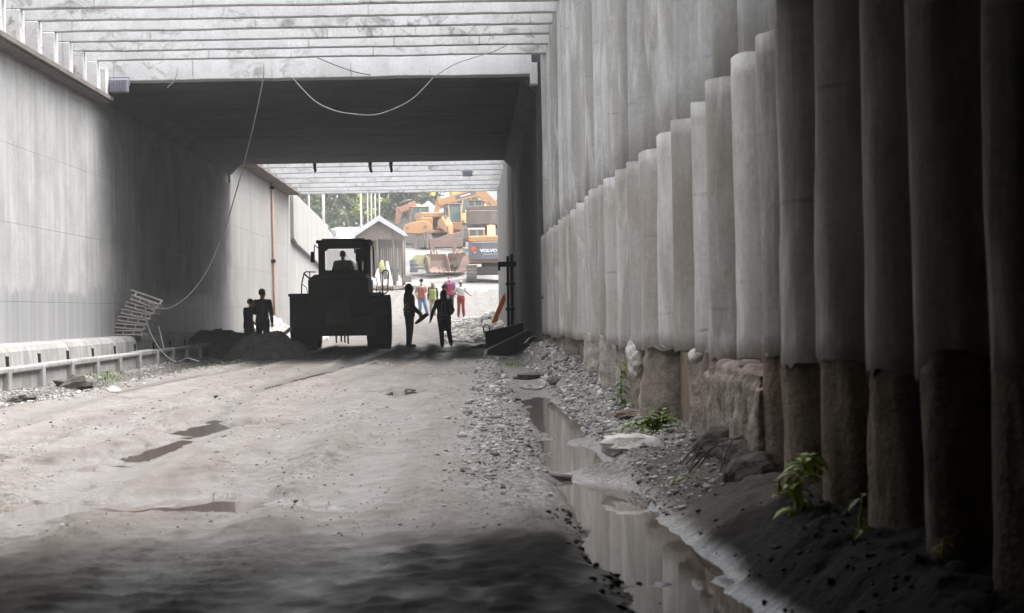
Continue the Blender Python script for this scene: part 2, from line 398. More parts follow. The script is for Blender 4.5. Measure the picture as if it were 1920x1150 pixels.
def soil_mat(name, a, b, sc=6.0, vary=0.0):
    t = NT(name); n = t.noise(sc, None, 6, 0.7)
    c = t.mix(t.ramp(n, [(0.35, 0.0), (0.65, 1.0)]), a, b)
    if vary: c = t.mix(1.0, c, t.ramp(t.n('ShaderNodeObjectInfo').outputs['Random'], [(0.0, (1 - vary, 1 - vary, 1 - vary)), (1.0, (1.0, 1.0, 1.0))]), 'MULTIPLY')
    return t.fin(c, 0.92, t.bump(t.math('ADD', n, t.math('MULTIPLY', t.noise(sc * 6, None, 4), 0.5)), 0.7, 0.04), spec=0.08)
M['soil'] = soil_mat('brown_soil', (0.13, 0.105, 0.08), (0.22, 0.18, 0.14))
M['darksoil'] = soil_mat('dark_soil', (0.05, 0.045, 0.04), (0.09, 0.08, 0.07))
M['moundsoil'] = soil_mat('mound_soil', (0.075, 0.071, 0.066), (0.14, 0.132, 0.125), 7)
M['stone'] = soil_mat('grey_stone', (0.20, 0.19, 0.18), (0.40, 0.385, 0.37), 9)
M['palestone'] = soil_mat('pale_rubble', (0.36, 0.345, 0.32), (0.55, 0.53, 0.50), 5)
M['darkstone'] = soil_mat('dark_stone', (0.07, 0.062, 0.057), (0.15, 0.135, 0.125), 8)
M['foot'] = soil_mat('eroded_pile_foot', (0.17, 0.145, 0.118), (0.36, 0.315, 0.265), 7, 0.5)
M['footpale'] = soil_mat('pale_eroded_foot', (0.24, 0.215, 0.185), (0.42, 0.395, 0.36), 6)
M['ledgedark'] = dirty('ledge_underside', (0.17, 0.15, 0.135), rough=0.85)

# ------------------------------------------------------------------ ground
def ramp_z(Y):
    return np.interp(Y, [-50, 57, 66, 76, 84, 100, 122, 130, 136, 146, 175, 400], [0, 0, .12, .42, .78, 1.65, 2.95, 3.5, 5.3, 6.3, 7.0, 8.0])
PUD = [(-2.55, 16.7, .46, .75, .085), (-2.55, 14.2, .28, 1.0, .07), (-2.95, 12.5, .42, .7, .08), (-2.75, 9.9, .8, .42, .10), (-1.6, 9.9, 1.3, .5, .052), (-1.75, 9.75, .75, .22, .12), (-1.75, 11.2, .30, .22, .058), (-3.9, 15.2, .45, .7, .06), (-3.3, 21, .3, 1.5, .06), (-1.0, 24, .4, 1.2, .055), (-.2, 30, .5, .9, .05)]
def ground_z(X, Y):
    wob = 0.22 * np.sin(Y * 0.16 + .6) + 0.25 * fbm(Y * .12, Y * 0 + 3, 2, 5)
    z = 0.020 * fbm(X * .55, Y * .3, 4, 11) * (.45 + .55 * sstep(8, 13, Y)) + 0.009 * fbm(X * 2.2, Y * 1.1, 4, 21) * (.5 + .5 * sstep(8, 12, Y)) + .013 * fbm(X * 8, Y * 6, 3, 31)  + .010 * sstep(14, 9, Y) * fbm(X * 14, Y * 12, 2, 37)
    clod = sstep(.05, .5, fbm(X * .9 + 4, Y * .28, 3, 41))
    z = z + clod * sstep(6.5, 11, Y) * (.022 * fbm(X * 6, Y * 3.6, 4, 51) + .016 * np.abs(fbm(X * 14, Y * 9, 2, 61)))
    for x0, dp, wd in ((-4.5, .03, .2), (-2.55, .045, .22), (-1.55, .018, .18), (-.75, .025, .2), (.1, .012, .15)):
        dp = dp * (.3 + .7 * sstep(7.5, 11.5, Y))
        d = X - x0 - wob * (.5 if x0 > -1 else 1)
        z = z - dp * np.exp(-(d / wd) ** 2) + dp * .75 * np.exp(-((np.abs(d) - wd * 1.9) / (wd * .55)) ** 2)
        lug = np.sin(Y * 2 * np.pi / .21 + np.sign(d) * d * 9)
        z = z + .010 * lug * np.exp(-((np.abs(d) - wd * 1.2) / (wd * .6)) ** 2) * sstep(-.1, .5, fbm(X * .3 + x0, Y * .25, 2, 71))
    for cx, cy, rx, ry, dp in PUD:
        q = ((X - cx) / rx) ** 2 + ((Y - cy) / ry) ** 2 + 1.1 * fbm(X * 2.2, Y * 1.9, 4, 81) + .35 * fbm(X * 7, Y * 7, 3, 83)
        z = z - dp * sstep(1.2, .45, q)
    # left verge of gravel and soil along the kerb
    vg = sstep(-5.1, -6.0, X)
    z = z + vg * (-.10 + .09 * np.clip(fbm(X * 1.5, Y * .6, 4, 91), -.3, 1) + .04 * np.abs(fbm(X * 7, Y * 5, 3, 95)) + .10 * sstep(-6.0, -6.5, X))
    # gravel berm, ditch and bank on the right
    bx = X - .22 - .12 * fbm(Y * .35, Y * 0, 3, 101) + .05 * sstep(10, 8, Y)
    z = z + (.045 * np.exp(-(bx / .2) ** 2) + .02 * np.abs(fbm(X * 9, Y * 6, 3, 105)) * np.exp(-(bx / .3) ** 2)) * sstep(5, 9, Y) * sstep(45, 34, Y) 
    nearm = sstep(9.4, 8.2, Y)
    dx = X - (.74 + .06 * np.sin(Y * .45) + .10 * fbm(Y * .4, Y * 0 + 7, 3, 111) + .06 * sstep(10, 6, Y))
    ditch = np.exp(-(dx / (.25 + .05 * sstep(9.5, 7, Y))) ** 4)
    dep = (.098 + .05 * fbm(Y * .33, Y * 0 + 2, 2, 115) + .06 * fbm(X * 3.5, Y * 1.6, 4, 116)) * sstep(26, 19, Y) + .02
    z = z - ditch * dep
    sp = np.exp(-((Y - 11.5) / .42) ** 2) * sstep(.35, .75, X)     # sandy spit that crosses the ditch
    z = z + sp * .12 * sstep(1.25, .95, X) + sp * .03 * fbm(X * 6, Y * 5, 3, 118)
    bk = np.interp(Y, [3, 7, 9, 12, 16.5, 22, 28, 33, 37, 45, 60], [.20, .18, .16, .12, .04, .20, .28, .36, .34, .12, .02])
    rise = sstep(.95, 1.35, X + .1 * fbm(X * 2.5, Y * 1.2, 3, 121))
    z = z + rise * bk + rise * sstep(60, 40, Y) * (.05 * fbm(X * 5, Y * 3, 4, 125) + .03 * np.abs(fbm(X * 13, Y * 9, 3, 127)))
    z = z + .012 * nearm * fbm(X * 9, Y * 9, 3, 131) * sstep(.3, .6, X)
    rub = sstep(58, 64, Y) * sstep(110, 90, Y)
    z = z + rub * (.05 * fbm(X * 1.2, Y * .5, 4, 141) + .10 * np.clip(fbm(X * .35, Y * .2, 3, 145), 0, 1))
    return z + ramp_z(Y)
def gz(x, y): return float(ground_z(np.array([x]), np.array([y]))[0])
ys = [-14.0]
while ys[-1] < 112:
    y = ys[-1]; ys.append(y + (0.6 if y < 3 else .028 if y < 10 else .05 if y < 20 else .11 if y < 45 else .22 if y < 70 else .5))
ys = np.array(ys)
xs = np.concatenate([np.arange(-8.2, -5, .05), np.arange(-5, -3.2, .04), np.arange(-3.2, 2.6, .026)])
GX, GY = np.meshgrid(xs, ys)
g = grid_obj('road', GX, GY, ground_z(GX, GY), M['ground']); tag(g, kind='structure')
WZ = -.047
def sheet(name, x0, x1, y0, y1, z):
    b = MB(); b.add([(x0, y0, z), (x1, y0, z), (x1, y1, z), (x0, y1, z)], [(0, 1, 2, 3)])
    return tag(b.build(name, M['water']), kind='structure')
sheet('ditch_water', .1, 1.5, 3.0, 24.0, WZ - .012)
sheet('puddle_water', -4.9, -.45, 6.5, 33.0, WZ)

# yard at the top of the ramp and the ground level on both sides of the cutting
yx = np.concatenate([[-900, -300, -120, -70, -40, -25], np.arange(-16, 22, .8), [26, 34, 50, 80, 150, 400, 900]])
yy = np.concatenate([np.arange(104, 180, 1.6), [190, 210, 240, 300, 400, 700, 1500]])
YX, YY = np.meshgrid(yx, yy)
rz = ramp_z(YY); up = np.maximum(rz, 5.1)
lf = sstep(-6.6, -8.6, YX)
YZ = rz * (1 - lf) + up * lf + .12 * fbm(YX * .4, YY * .25, 4, 151) - .05
M['yard'] = soil_mat('dusty_yard', (0.15, 0.144, 0.138), (0.22, 0.21, 0.20), 0.8)
tag(grid_obj('yard_ground', YX, YY, YZ, M['yard']), kind='structure')
M['grassground'] = soil_mat('grassy_ground', (0.07, 0.085, 0.04), (0.15, 0.14, 0.08), 0.7)
lx, ly = np.meshgrid(np.array([-900, -200, -60, -20, -12, -8.35]), np.array([-60, 0, 40, 60, 79.5, 80.5, 104.5]))
tag(grid_obj('upper_ground', lx, ly, np.where(ly < 80, 7.0, 5.2), M['grassground']), kind='structure')
lx, ly = np.meshgrid(np.array([2.9, 6, 20, 60, 200, 900]), np.array([-60, 0, 40, 60, 81.0]))
tag(grid_obj('upper_ground', lx, ly, 7.0 + 0 * lx, M['grassground']), kind='structure')

# ------------------------------------------------------------------ left retaining wall (near), panels with joint lines
XL = -7.57
def panels(mb, y0, y1, z0, z1, x, pw, ph, seed, depth=.12, gap=.002):
    rr = random.Random(seed); y = y0
    while y < y1 - .01:
        ye = min(y + pw, y1); z = z0
        while z < z1 - .01:
            ze = min(z + ph, z1); o = rr.uniform(0, .003)
            mb.box(x - depth, x + o, y + gap * .5, ye - gap * .5, z + gap, ze - gap); z = ze
        y = ye
lw = empty('retaining_wall', (XL, 22, 0), 0, 'tall pale concrete retaining wall with rain streaks and a damp foot, left of the road before the tunnel', 'retaining wall')
def under(o, root):           # keep a world-space mesh in place under a moved root
    o.parent = root; o.matrix_parent_inverse = root.matrix_world.inverted() if root.matrix_world != Matrix() else Matrix.Translation(root.location).inverted()
    return o
def kid(mb, name, mat, root, **kw):
    Mi = (Matrix.Translation(root.location) @ Matrix.Rotation(root.rotation_euler.z, 4, 'Z')).inverted()
    mb.xf(Mi); return mb.build(name, mat, root, **kw)
b = MB(); b.box(-7.9, XL - .1, 7.0, 37.0, -.4, 5.40); panels(b, 7.0, 37.0, .0, 5.2, XL, 4.9, 1.3, 3); b.box(XL - .12, XL + .003, 7.0, 37.0, 5.2, 5.38)
kid(b, 'wall_face', M['wall'], lw)
b = MB(); b.box(-8.3, -7.24, 7.0, 37.0, 5.42, 5.50); b.box(-8.28, -7.30, 7.0, 37.0, 5.383, 5.418); kid(b, 'ledge', M['ledgedark'], lw)
b = MB(); b.box(-8.34, -7.95, 7.0, 37.0, 5.5, 7.2); kid(b, 'parapet', M['wall_far'], lw)

# ------------------------------------------------------------------ overhead beams and their stub columns
BY = [28.3, 29.5, 30.7, 31.9, 33.1, 34.3, 35.55]
nb = len(BY)
def beam_mesh(x0, x1, y, zb, h, d, seed):
    """long beam with a slightly ragged lower arris"""
    rr = random.Random(seed); n = 70; P = []
    for k in range(n + 1):
        x = x0 + (x1 - x0) * k / n
        j = .007 * n1(x * .8, seed) + .006 * abs(n1(x * 6.0, seed + 9))
        c = .012 + .010 * abs(n1(x * 4, seed + 4))
        P += [(x, y, zb + c + j), (x, y + c, zb + j), (x, y + d - .02, zb + j), (x, y + d, zb + .02 + j), (x, y + d, zb + h), (x, y, zb + h)]
    F = []
    for k in range(n):
        for q in range(6): F.append((k * 6 + q, (k + 1) * 6 + q, (k + 1) * 6 + (q + 1) % 6, k * 6 + (q + 1) % 6))
    F += [tuple(range(6)), tuple(reversed(range(n * 6, n * 6 + 6)))]
    F = [tuple(reversed(f)) for f in F]
    return MB().add(P, F)
for i, y in enumerate(BY):
    k = nb - i
    nm = ORD[k] if k > 1 else 'first'
    b = beam_mesh(-7.62, 1.62, y, 6.05, .42, .17, 100 + i)
    lab = f'stained concrete strut beam across the cutting, {nm} in front of the tunnel mouth'
    o = b.build('strut_beam', M['beam']); tag(o, lab, 'beam', 'strut beams over the road before the tunnel')
    c = MB(); c.box(-7.52, -7.26, y - .03, y + .27, 5.503, 6.045)
    o = c.build('stub_column', M['beam'], bevel=.015); tag(o, f'short square column on the left wall ledge under the {nm} beam from the tunnel mouth', 'column', 'stub columns on the wall ledge')

# ------------------------------------------------------------------ tunnel box
tn = empty('tunnel', (-3, 37, 0), 0, 'dark rectangular concrete underpass tunnel with the wheel loader inside it', 'tunnel')
T0, T1, TZ, TXR = 37.0, 57.6, 5.80, 1.40
b = MB(); panels(b, T0 + .002, T1, 0, 5.2, XL, 4.1, 1.3, 5); b.box(-8.1, XL - .11, T0 + .002, T1, -.4, TZ); kid(b, 'side_wall', M['wall'], tn)
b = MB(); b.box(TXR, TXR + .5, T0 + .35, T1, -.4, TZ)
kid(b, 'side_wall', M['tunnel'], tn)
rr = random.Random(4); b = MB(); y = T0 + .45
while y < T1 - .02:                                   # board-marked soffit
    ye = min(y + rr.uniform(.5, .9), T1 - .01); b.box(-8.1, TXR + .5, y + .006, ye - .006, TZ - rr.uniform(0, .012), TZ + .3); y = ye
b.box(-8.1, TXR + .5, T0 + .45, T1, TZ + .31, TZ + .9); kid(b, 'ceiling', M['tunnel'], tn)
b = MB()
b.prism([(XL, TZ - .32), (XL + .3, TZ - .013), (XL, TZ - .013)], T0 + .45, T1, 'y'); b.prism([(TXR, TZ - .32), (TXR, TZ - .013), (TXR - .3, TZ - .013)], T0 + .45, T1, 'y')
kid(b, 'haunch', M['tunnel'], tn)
b = beam_mesh(-7.62, 1.30, T0, 5.83, .62, .42, 140); kid(b, 'portal_beam', M['beam'], tn)
b = MB(); b.box(1.27, 1.42, T0 - .06, T0 + .3, 5.62, 6.06); kid(b, 'corner_bracket', M['beam'], tn, bevel=.012)
b = MB(); b.prism([(-7.56, 5.55), (-7.16, 5.83), (-7.56, 5.83)], T0 + .02, T0 + .4, 'y'); kid(b, 'corner_bracket', M['beam'], tn, bevel=.012)
c = MB(); c.box(-7.52, -7.30, 36.55, 36.85, 5.503, 6.045)
o = c.build('stub_column', M['beam'], bevel=.015); tag(o, 'short square column on the left wall ledge touching the tunnel mouth', 'column', 'stub columns on the wall ledge')

# ------------------------------------------------------------------ cutting beyond the tunnel
fw = empty('retaining_wall', (-7.6, 58, 0), 0, 'sunlit pale retaining wall beyond the tunnel, its top sloping down away from the camera', 'retaining wall')
b = MB(); panels(b, T1 + .002, 69.6, 0, 6.1, -7.60, 4.0, 1.3, 8); b.box(-8.2, -7.71, T1 + .002, 77.0, -.3, 6.15)
panels(b, 69.68, 77.0, 0, 6.1, -7.66, 3.7, 1.3, 9); kid(b, 'wall_face', M['wall_far'], fw)
b = MB(); b.box(-8.2, -7.12, T1 + .5, 76.6, 6.05, 6.2); kid(b, 'ledge', M['ledgedark'], fw)
b = MB(); b.prism([(77.0, 0), (135, 0), (135, 4.0), (118, 4.4), (106, 5.0), (100, 5.55), (92, 6.0), (80, 6.35), (77.0, 6.4)], -8.2, -7.72, 'x'); kid(b, 'sloping_wall', M['wall_far'], fw)
b = MB(); b.prism([(77.3, 6.1), (77.3, 4.25), (79, 4.05), (96, 3.2), (96, 5.7), (80, 6.1)], -7.718, -7.52, 'x'); kid(b, 'raised_panel', M['wall_far'], fw, bevel=.03)
rw = empty('retaining_wall', (1.4, 58, 0), 0, 'narrow strip of pale concrete wall on the right beyond the tunnel', 'retaining wall')
b = MB()
for k in range(26): b.cyl((1.62, 57.7 + k * .86 + .43, -.4), (1.62, 57.7 + k * .86 + .43, 6.6), .44, n=18)
kid(b, 'pile_face', M['wall_far'], rw, smooth=False)
b = MB(); b.box(1.7, 2.3, 57.62, 80.2, -.4, 7.0); kid(b, 'backing', M['wall_far'], rw)
FB = [60.0, 62.4, 64.8, 67.2, 69.8, 72.4, 74.6, 76.2]
for i, y in enumerate(FB):
    b = beam_mesh(-7.7, 1.7, y, 6.06, .42, .18, 200 + i); o = b.build('strut_beam', M['beam'])
    k = len(FB) - i
    tag(o, 'pale strut beam beyond the tunnel, %s' % ('farthest one with the trees showing below it' if k == 1 else '%s from the far end of the cutting' % ORD[k]), 'beam', 'strut beams beyond the tunnel')
    c = MB(); c.box(-7.5, -7.2, y, y + .3, 6.203, 6.47)

# ------------------------------------------------------------------ cover over the camera (the underpass we look out of)
cv = empty('overpass_cover', (0, 0, 0), 0, 'dark concrete cover over the near end of the road, shading the foreground', 'cover slab')
b = MB(); b.box(-.30, 2.6, -14, 8.6, 2.545, 3.2); b.box(-8.3, -.303, -14, 8.25, 2.51, 3.3); kid(b, 'slab', M['roofslab'], cv)
b = MB(); b.box(-8.3, 2.6, -14.4, -14.0, -.5, 3.8); b.box(-2.80, -2.5, -14, 7.4, -.5, 2.505); b.box(-.303, -.02, -14, 7.0, 3.2, 3.8); kid(b, 'shade_walls', M['roofslab'], cv)  # unseen back wall and left pier added to keep light off the foreground

# ------------------------------------------------------------------ bored piles on the right
PY = [36.9, 35.9, 34.5, 32.6, 31.1, 29.8, 28.4, 27.1, 25.7, 24.3, 22.7, 21.3, 20.2, 18.9, 17.6, 16.3, 15.1, 13.95, 12.8, 11.6, 10.77, 9.88, 9.05, 8.19, 7.4, 6.6, 5.83, 5.02, 4.25]
def pile_tube(cx, cy, r, z0, z1, rag0, rag1, seed, amp=.012, n=40, m=14, botn=5.0, closed_top=True):
    P = []
    for i in range(m + 1):
        f = i / m
        for k in range(n):
            t = 2 * math.pi * k / n
            za = z0 + rag0 * (n1(math.cos(t) * botn + seed, math.sin(t) * botn, seed) + .5 * n1(t * 9, seed, seed + 5))
            zb = z1 + rag1 * n1(math.cos(t) * 2 + seed, math.sin(t) * 2, seed + 2)
            z = za + (zb - za) * f
            rr_ = r + amp * n1(math.cos(t) * 2 + z * .9 + seed, math.sin(t) * 2 - z * .7, seed + 7) + amp * .4 * n1(math.cos(t) * 7 + z * 4, math.sin(t) * 7 + seed, seed + 8) + (amp > .03) * amp * .35 * n1(math.cos(t) * 13 + z * 6, math.sin(t) * 13 - z * 9, seed + 11)
            P.append((cx + rr_ * math.cos(t), cy + rr_ * math.sin(t), z))
    F = [(i * n + k, i * n + (k + 1) % n, (i + 1) * n + (k + 1) % n, (i + 1) * n + k) for i in range(m) for k in range(n)]
    F += [tuple(reversed(range(n))), tuple(range(m * n, (m + 1) * n))]
    return MB().add(P, F)
FOOTPALE = {24.3, 22.7, 20.2, 18.9, 16.3}
XR = 1.42
for i, y in enumerate(PY):
    gap = (PY[i - 1] - y if i else 1.0); gap2 = (y - PY[i + 1] if i + 1 < len(PY) else .8)
    r = .295 * (gap + gap2) / 2 + .01
    cx = XR + r + .03 * n1(i * 3.1, 2)
    look = 'buried foot' if y > 30 else 'pale chipped foot' if y in FOOTPALE else 'exposed brown foot' if y > 9.5 else 'shaded foot'
    root = empty('concrete_pile', (cx, y, 0), 0, f'round concrete pile with {look}, {ORD[i + 1] if i else "first"} from the tunnel mouth', 'pile', 'piles along the right of the road')
    zj = float(np.interp(y, [4, 8, 12, 16, 36], [2.40, 2.40, 2.30, 2.34, 2.52])) + .03 * n1(i * 7.7, 5)
    zb = float(np.interp(y, [4, 7.5, 12, 18, 37], [.80, .76, .70, .63, .53])) + .035 * n1(i * 5.3, 9)
    b = pile_tube(cx, y, r, zb, zj, .022, .01, 300 + i, botn=11.0); kid(b, 'lower_casing', M['pile'], root, smooth=True)
    ru = r * .80; b = pile_tube(XR + .045 + .03 * n1(i * 5.7, 8) + ru, y + .02 * n1(i, 4), ru, zj - .12, 7.1, .0, .03, 400 + i, .01, m=10); kid(b, 'upper_shaft', M['pile_up'], root, smooth=True)
    rf = r * (random.uniform(.58, .88) if y > 9.4 else .95); pale = y in FOOTPALE
    b = pile_tube(cx + (0 if y < 9.4 else (.11 if i % 2 else -.03) + random.uniform(-.03, .03)) - (.06 if pale else 0), y + random.uniform(-.08, .08), rf, -.35, zb + .06, .0, .04, 500 + i, .02 if y < 9.4 else .05 if not pale else .07, n=44, m=34)
    kid(b, 'foot', M['footpale'] if pale else M['foot'] if y > 9.4 else M['soil'], root, smooth=True)
# soil behind the piles, closing the gaps between their feet
b = MB(); b.box(1.70, 2.9, -14, 37.0, -.5, 7.0); tag(b.build('earth_bank', M['soil']), kind='structure')
b = MB(); b.box(1.44, 1.717, -14, 3.75, -.5, 2.47); kid(b, 'pile_wall_end', M['roofslab'], cv)

# ------------------------------------------------------------------ stepped kerb along the left wall
kb = empty('stepped_kerb', (-7.2, 30, 0), 0, 'stepped concrete kerb with dark drain slots and ribbed lower face along the left wall', 'kerb')
b = MB()
SL = [23.4, 25.6, 27.7, 29.75, 31.85, 33.95, 36.05, 38.2, 40.4, 42.6, 44.8, 47]
for a, c in zip(SL[:-1], SL[1:]):
    y0, y1 = a + .11, c - .11
    prof = [(XL + .004, .22), (-7.10, .22), (-7.12, .50), (-7.17, .585), (-7.26, .615), (XL + .004, .62)]
    b.prism(prof, y0, y1, 'y')
    b.prism([(XL + .005, .44), (-7.106, .44), (-7.124, .50), (-7.174, .583), (-7.264, .612), (XL + .005, .617)], y1 - .0, c + .11, 'y')
kid(b, 'upper_step', M['kerb'], kb)
b = MB()
for c in SL[1:-1]: b.box(-7.45, -7.112, c - .109, c + .109, .225, .435)  # black boxes filling the drain slots to stand for their inner shade
M['slotshade'] = dirty('slot_shade', (0.008, 0.008, 0.008), rough=0.9); kid(b, 'drain_slot_shade', M['slotshade'], kb)
b = MB(); b.box(-7.2, -6.56, 23, 48, -.4, .28); b.box(XL + .006, -7.2, 23, 48, -.4, .20); kid(b, 'lower_step', M['kerb'], kb)
b = MB(); y = 23.4; j = 0
while y < 48:
    b.box(-6.70, -6.49, y + .06, y + 1.93, .245 + .012 * n1(j, 3), .33 + .012 * n1(j * 2.2, 5)); y += 2.0; j += 1
kid(b, 'coping', M['kerb'], kb, bevel=.02)
for j in range(12):
    y = 23.4 + 2.0 * j; b = MB(); b.box(-6.62, -6.47, y - .10, y + .08, -.1, .315); kid(b, 'rib', M['kerb'], kb, bevel=.015)

# ------------------------------------------------------------------ people
def cloth(name, c, c2=None): return dirty(name, c, c2, 0.9, 9.0, 0.5, 0.25, fine=60)
M['skin'] = dirty('skin', (0.24, 0.135, 0.09), (0.19, 0.10, 0.07), 0.55, 8, 0.4, 0.05)
M['hair'] = dirty('black_hair', (0.012, 0.011, 0.011), rough=0.6)
M['black'] = cloth('black_cloth', (0.022, 0.021, 0.024))
M['navy'] = cloth('dark_navy_cloth', (0.025, 0.026, 0.034))
M['jeans'] = cloth('blue_denim', (0.10, 0.16, 0.28), (0.07, 0.12, 0.22))
M['white'] = cloth('white_cotton', (0.45, 0.44, 0.43), (0.36, 0.35, 0.34))
M['greycloth'] = cloth('grey_cloth', (0.34, 0.30, 0.28))
M['redcloth'] = cloth('red_cloth', (0.24, 0.045, 0.03), (0.17, 0.03, 0.022))
M['orangevest'] = cloth('orange_red_vest', (0.36, 0.09, 0.06), (0.28, 0.08, 0.06))
M['limevest'] = cloth('lime_vest', (0.30, 0.36, 0.11), (0.25, 0.30, 0.09))
M['purple'] = cloth('purple_shirt', (0.17, 0.12, 0.24))
M['pinkvest'] = cloth('crimson_vest', (0.28, 0.05, 0.10))
M['tan'] = cloth('khaki_cloth', (0.36, 0.30, 0.22))
M['shoe'] = dirty('dark_shoe', (0.02, 0.018, 0.017), rough=0.6)
M['tape'] = dirty('dull_reflective_tape', (0.17, 0.15, 0.145), (0.12, 0.09, 0.08), 0.5)
M['mask'] = cloth('white_face_mask', (0.7, 0.7, 0.7))

J0 = dict(pel=(0, 0, .95), chest=(0, 0, 1.27), neck=(0, .01, 1.45), head=(0, -.025, 1.60),
          hipL=(.09, 0, .91), kneeL=(.10, -.015, .49), ankL=(.10, .02, .09), toeL=(.12, -.15, .035),
          hipR=(-.09, 0, .91), kneeR=(-.10, -.015, .49), ankR=(-.10, .02, .09), toeR=(-.12, -.15, .035),
          shL=(.185, .0, 1.39), elL=(.235, .03, 1.11), wrL=(.245, -.04, .86), shR=(-.185, .0, 1.39), elR=(-.235, .03, 1.11), wrR=(-.245, -.04, .86))
def person(loc, H, rz, label, pose=None, shirt='black', trousers='black', vest=None, sleeves='short', hair='hair', hat=None, mask=None,
           shoes='shoe', stripes=False, wide=1.0, hood=False, group=None, ground=True):
    """built facing -Y (towards the camera) and turned by rz; returns the root"""
    J = {k: Vector(v) for k, v in J0.items()}
    for k, v in (pose or {}).items(): J[k] = Vector(v)
    s = H / 1.72
    root = empty('person', loc, rz, label, 'person', group); root.scale = (s, s, s)
    hd = J['head']; tw = wide
    def torso(mb, e, z0=None, top=True):
        p, c, n = J['pel'], J['chest'], J['neck']
        rows = [(p, -.10, .150, .115), (p, 0.0, .158, .118), (p, .10, .142, .108), (c, -.10, .150, .112), (c, .02, .170, .120), (c, .11, .165, .108), (n, -.035, .105, .075)]
        mb.loft([(q.x, q.y, q.z + dz, (rx * tw + e), (ry * tw + e)) for q, dz, rx, ry in (rows if top else rows[:-1])])
        if top:
            for sd in 'LR': mb.cone(J['sh' + sd] + Vector((0, 0, -.02)), n + Vector((0, 0, -.045)), .062 * tw + e, .055 + e)
    b = MB(); torso(b, 0)
    b.cone(J['neck'] + Vector((0, 0, -.05)), hd + Vector((0, .015, -.07)), .058, .052)
    b.ell(hd + Vector((0, .015, .02)), .078, .096, .105); b.ell(hd + Vector((0, -.028, -.052)), .058, .062, .066)       # skull, jaw
    b.cone(hd + Vector((0, -.085, .0)), hd + Vector((0, -.106, -.028)), .010, .015)                                        # nose
    b.ell(hd + Vector((0, -.088, -.062)), .022, .012, .010)                                                                  # mouth
    for sx in (-1, 1):
        b.ell(hd + Vector((sx * .082, .02, -.005)), .012, .022, .032)                                                         # ears
        b.ell(hd + Vector((sx * .032, -.078, .018)), .017, .014, .010)                                                        # eyes
    for sd, sx in (('L', 1), ('R', -1)):
        h, k, a, t = J['hip' + sd], J['knee' + sd], J['ank' + sd], J['toe' + sd]
        b.cone(h, k, .088, .056); b.cone(k, a, .058, .037); b.cone(a + Vector((0, .02, -.035)), t, .038, .030)
        sh, el, wr = J['sh' + sd], J['el' + sd], J['wr' + sd]
        b.cone(sh, el, .055, .040); b.cone(el, wr, .041, .026)
        d = (wr - el).normalized(); side = d.cross(Vector((0, 1, 0)));  side = side.normalized() if side.length > .1 else Vector((1, 0, 0))
        pm = wr + d * .055; nrm = d.cross(side)
        b.cone(wr, pm, .026, .036)                                                                                         # palm
        for q in range(4):
            r0 = pm + nrm * (.026 - .0175 * q) + d * .02; L = (.062, .072, .068, .052)[q]
            m1 = r0 + d * L * .55 + side * .006; b.cone(r0, m1, .0095, .009); b.cone(m1, m1 + (d * .8 + side * .5).normalized() * L * .5, .009, .0075)
        th = wr + nrm * .028 + d * .015; b.cone(th, th + (d + nrm * .8).normalized() * .04, .012, .010); b.cone(th + (d + nrm * .8).normalized() * .04, th + (d * 1.0 + nrm * .35).normalized() * .07, .010, .008)
    fuse(b, .0105, 'body', M['skin'], root, 2)
    c = MB(); torso(c, .016)
    ov = hd
    for sd in 'LR':
        sh, el, wr = J['sh' + sd], J['el' + sd], J['wr' + sd]
        if sleeves == 'long': c.cone(sh, el, .073, .058); c.cone(el, el.lerp(wr, .93), .058, .043)
        else: c.cone(sh, sh.lerp(el, .72), .074, .066)
    fuse(c, .013, 'shirt', M[shirt], root, 3)
    c = MB(); p = J['pel']
    c.loft([(p.x, p.y, p.z - .10, .168 * tw, .134 * tw), (p.x, p.y, p.z + .02, .176 * tw, .136 * tw), (p.x, p.y, p.z + .09, .160 * tw, .126 * tw)])
    for sd in 'LR':
        h, k, a = J['hip' + sd], J['knee' + sd], J['ank' + sd]
        c.cone(h, k, .106 * tw, .078); c.cone(k, k.lerp(a, .97), .078, .066)
    fuse(c, .013, 'trousers', M[trousers], root, 3)
    for sd in 'LR':
        a, t = J['ank' + sd], J['toe' + sd]; c = MB(); c.cone(a + Vector((0, .03, -.04)), t, .048, .040); c.cone(a + Vector((0, .01, .03)), a + Vector((0, .03, -.04)), .046, .048)
        c.v = [(q[0], q[1], max(q[2], min(a.z, t.z) - .04)) for q in c.v]
        fuse(c, .011, 'shoe', M[shoes], root, 1)
    if vest:
        c = MB(); torso(c, .030, top=False)
        for sd in 'LR': c.cone(J['sh' + sd] * .75 + J['neck'] * .25 + Vector((0, 0, .0)), J['chest'] + Vector(((.10 if sd == 'L' else -.10) * tw, 0, .05)), .07, .09)
        v = fuse(c, .013, 'vest', M[vest], root, 2)
        if stripes:
            for sx in (-1, 1):
                d = MB()
                d.tube([(J['chest'].x + sx * .085 * tw, J['chest'].y - .152 * tw, z) for z in (.98, 1.1, 1.2, 1.33)], .018, 6)
                d.build('reflective_stripe', M['tape'], root, smooth=True)
    if hair:
        c = MB(); c.ell(hd + Vector((0, .035, .045)), .088, .098, .092)
        if hood: c.ell(hd + Vector((0, .03, .0)), .108, .12, .15); c.cone(hd + Vector((0, .02, -.06)), J['neck'] + Vector((0, .02, -.05)), .10, .125)
        hm = fuse(c, .011, 'hood' if hood else 'hair', M[shirt] if hood else M[hair], root, 2)
    if hat:
        c = MB(); c.lathe([(.0, .165), (.055, .155), (.092, .105), (.102, .055), (.098, .045), (.0, .045)], (hd.x, hd.y + .012, hd.z), n=18)
        c.ell(hd + Vector((0, -.125, .055)), .068, .075, .009)
        c.build('cap', M[hat], root, smooth=True)
    if mask:
        c = MB(); c.ell(hd + Vector((0, -.045, -.05)), .068, .068, .058); c.build('face_mask', M[mask], root, smooth=True)
    return root
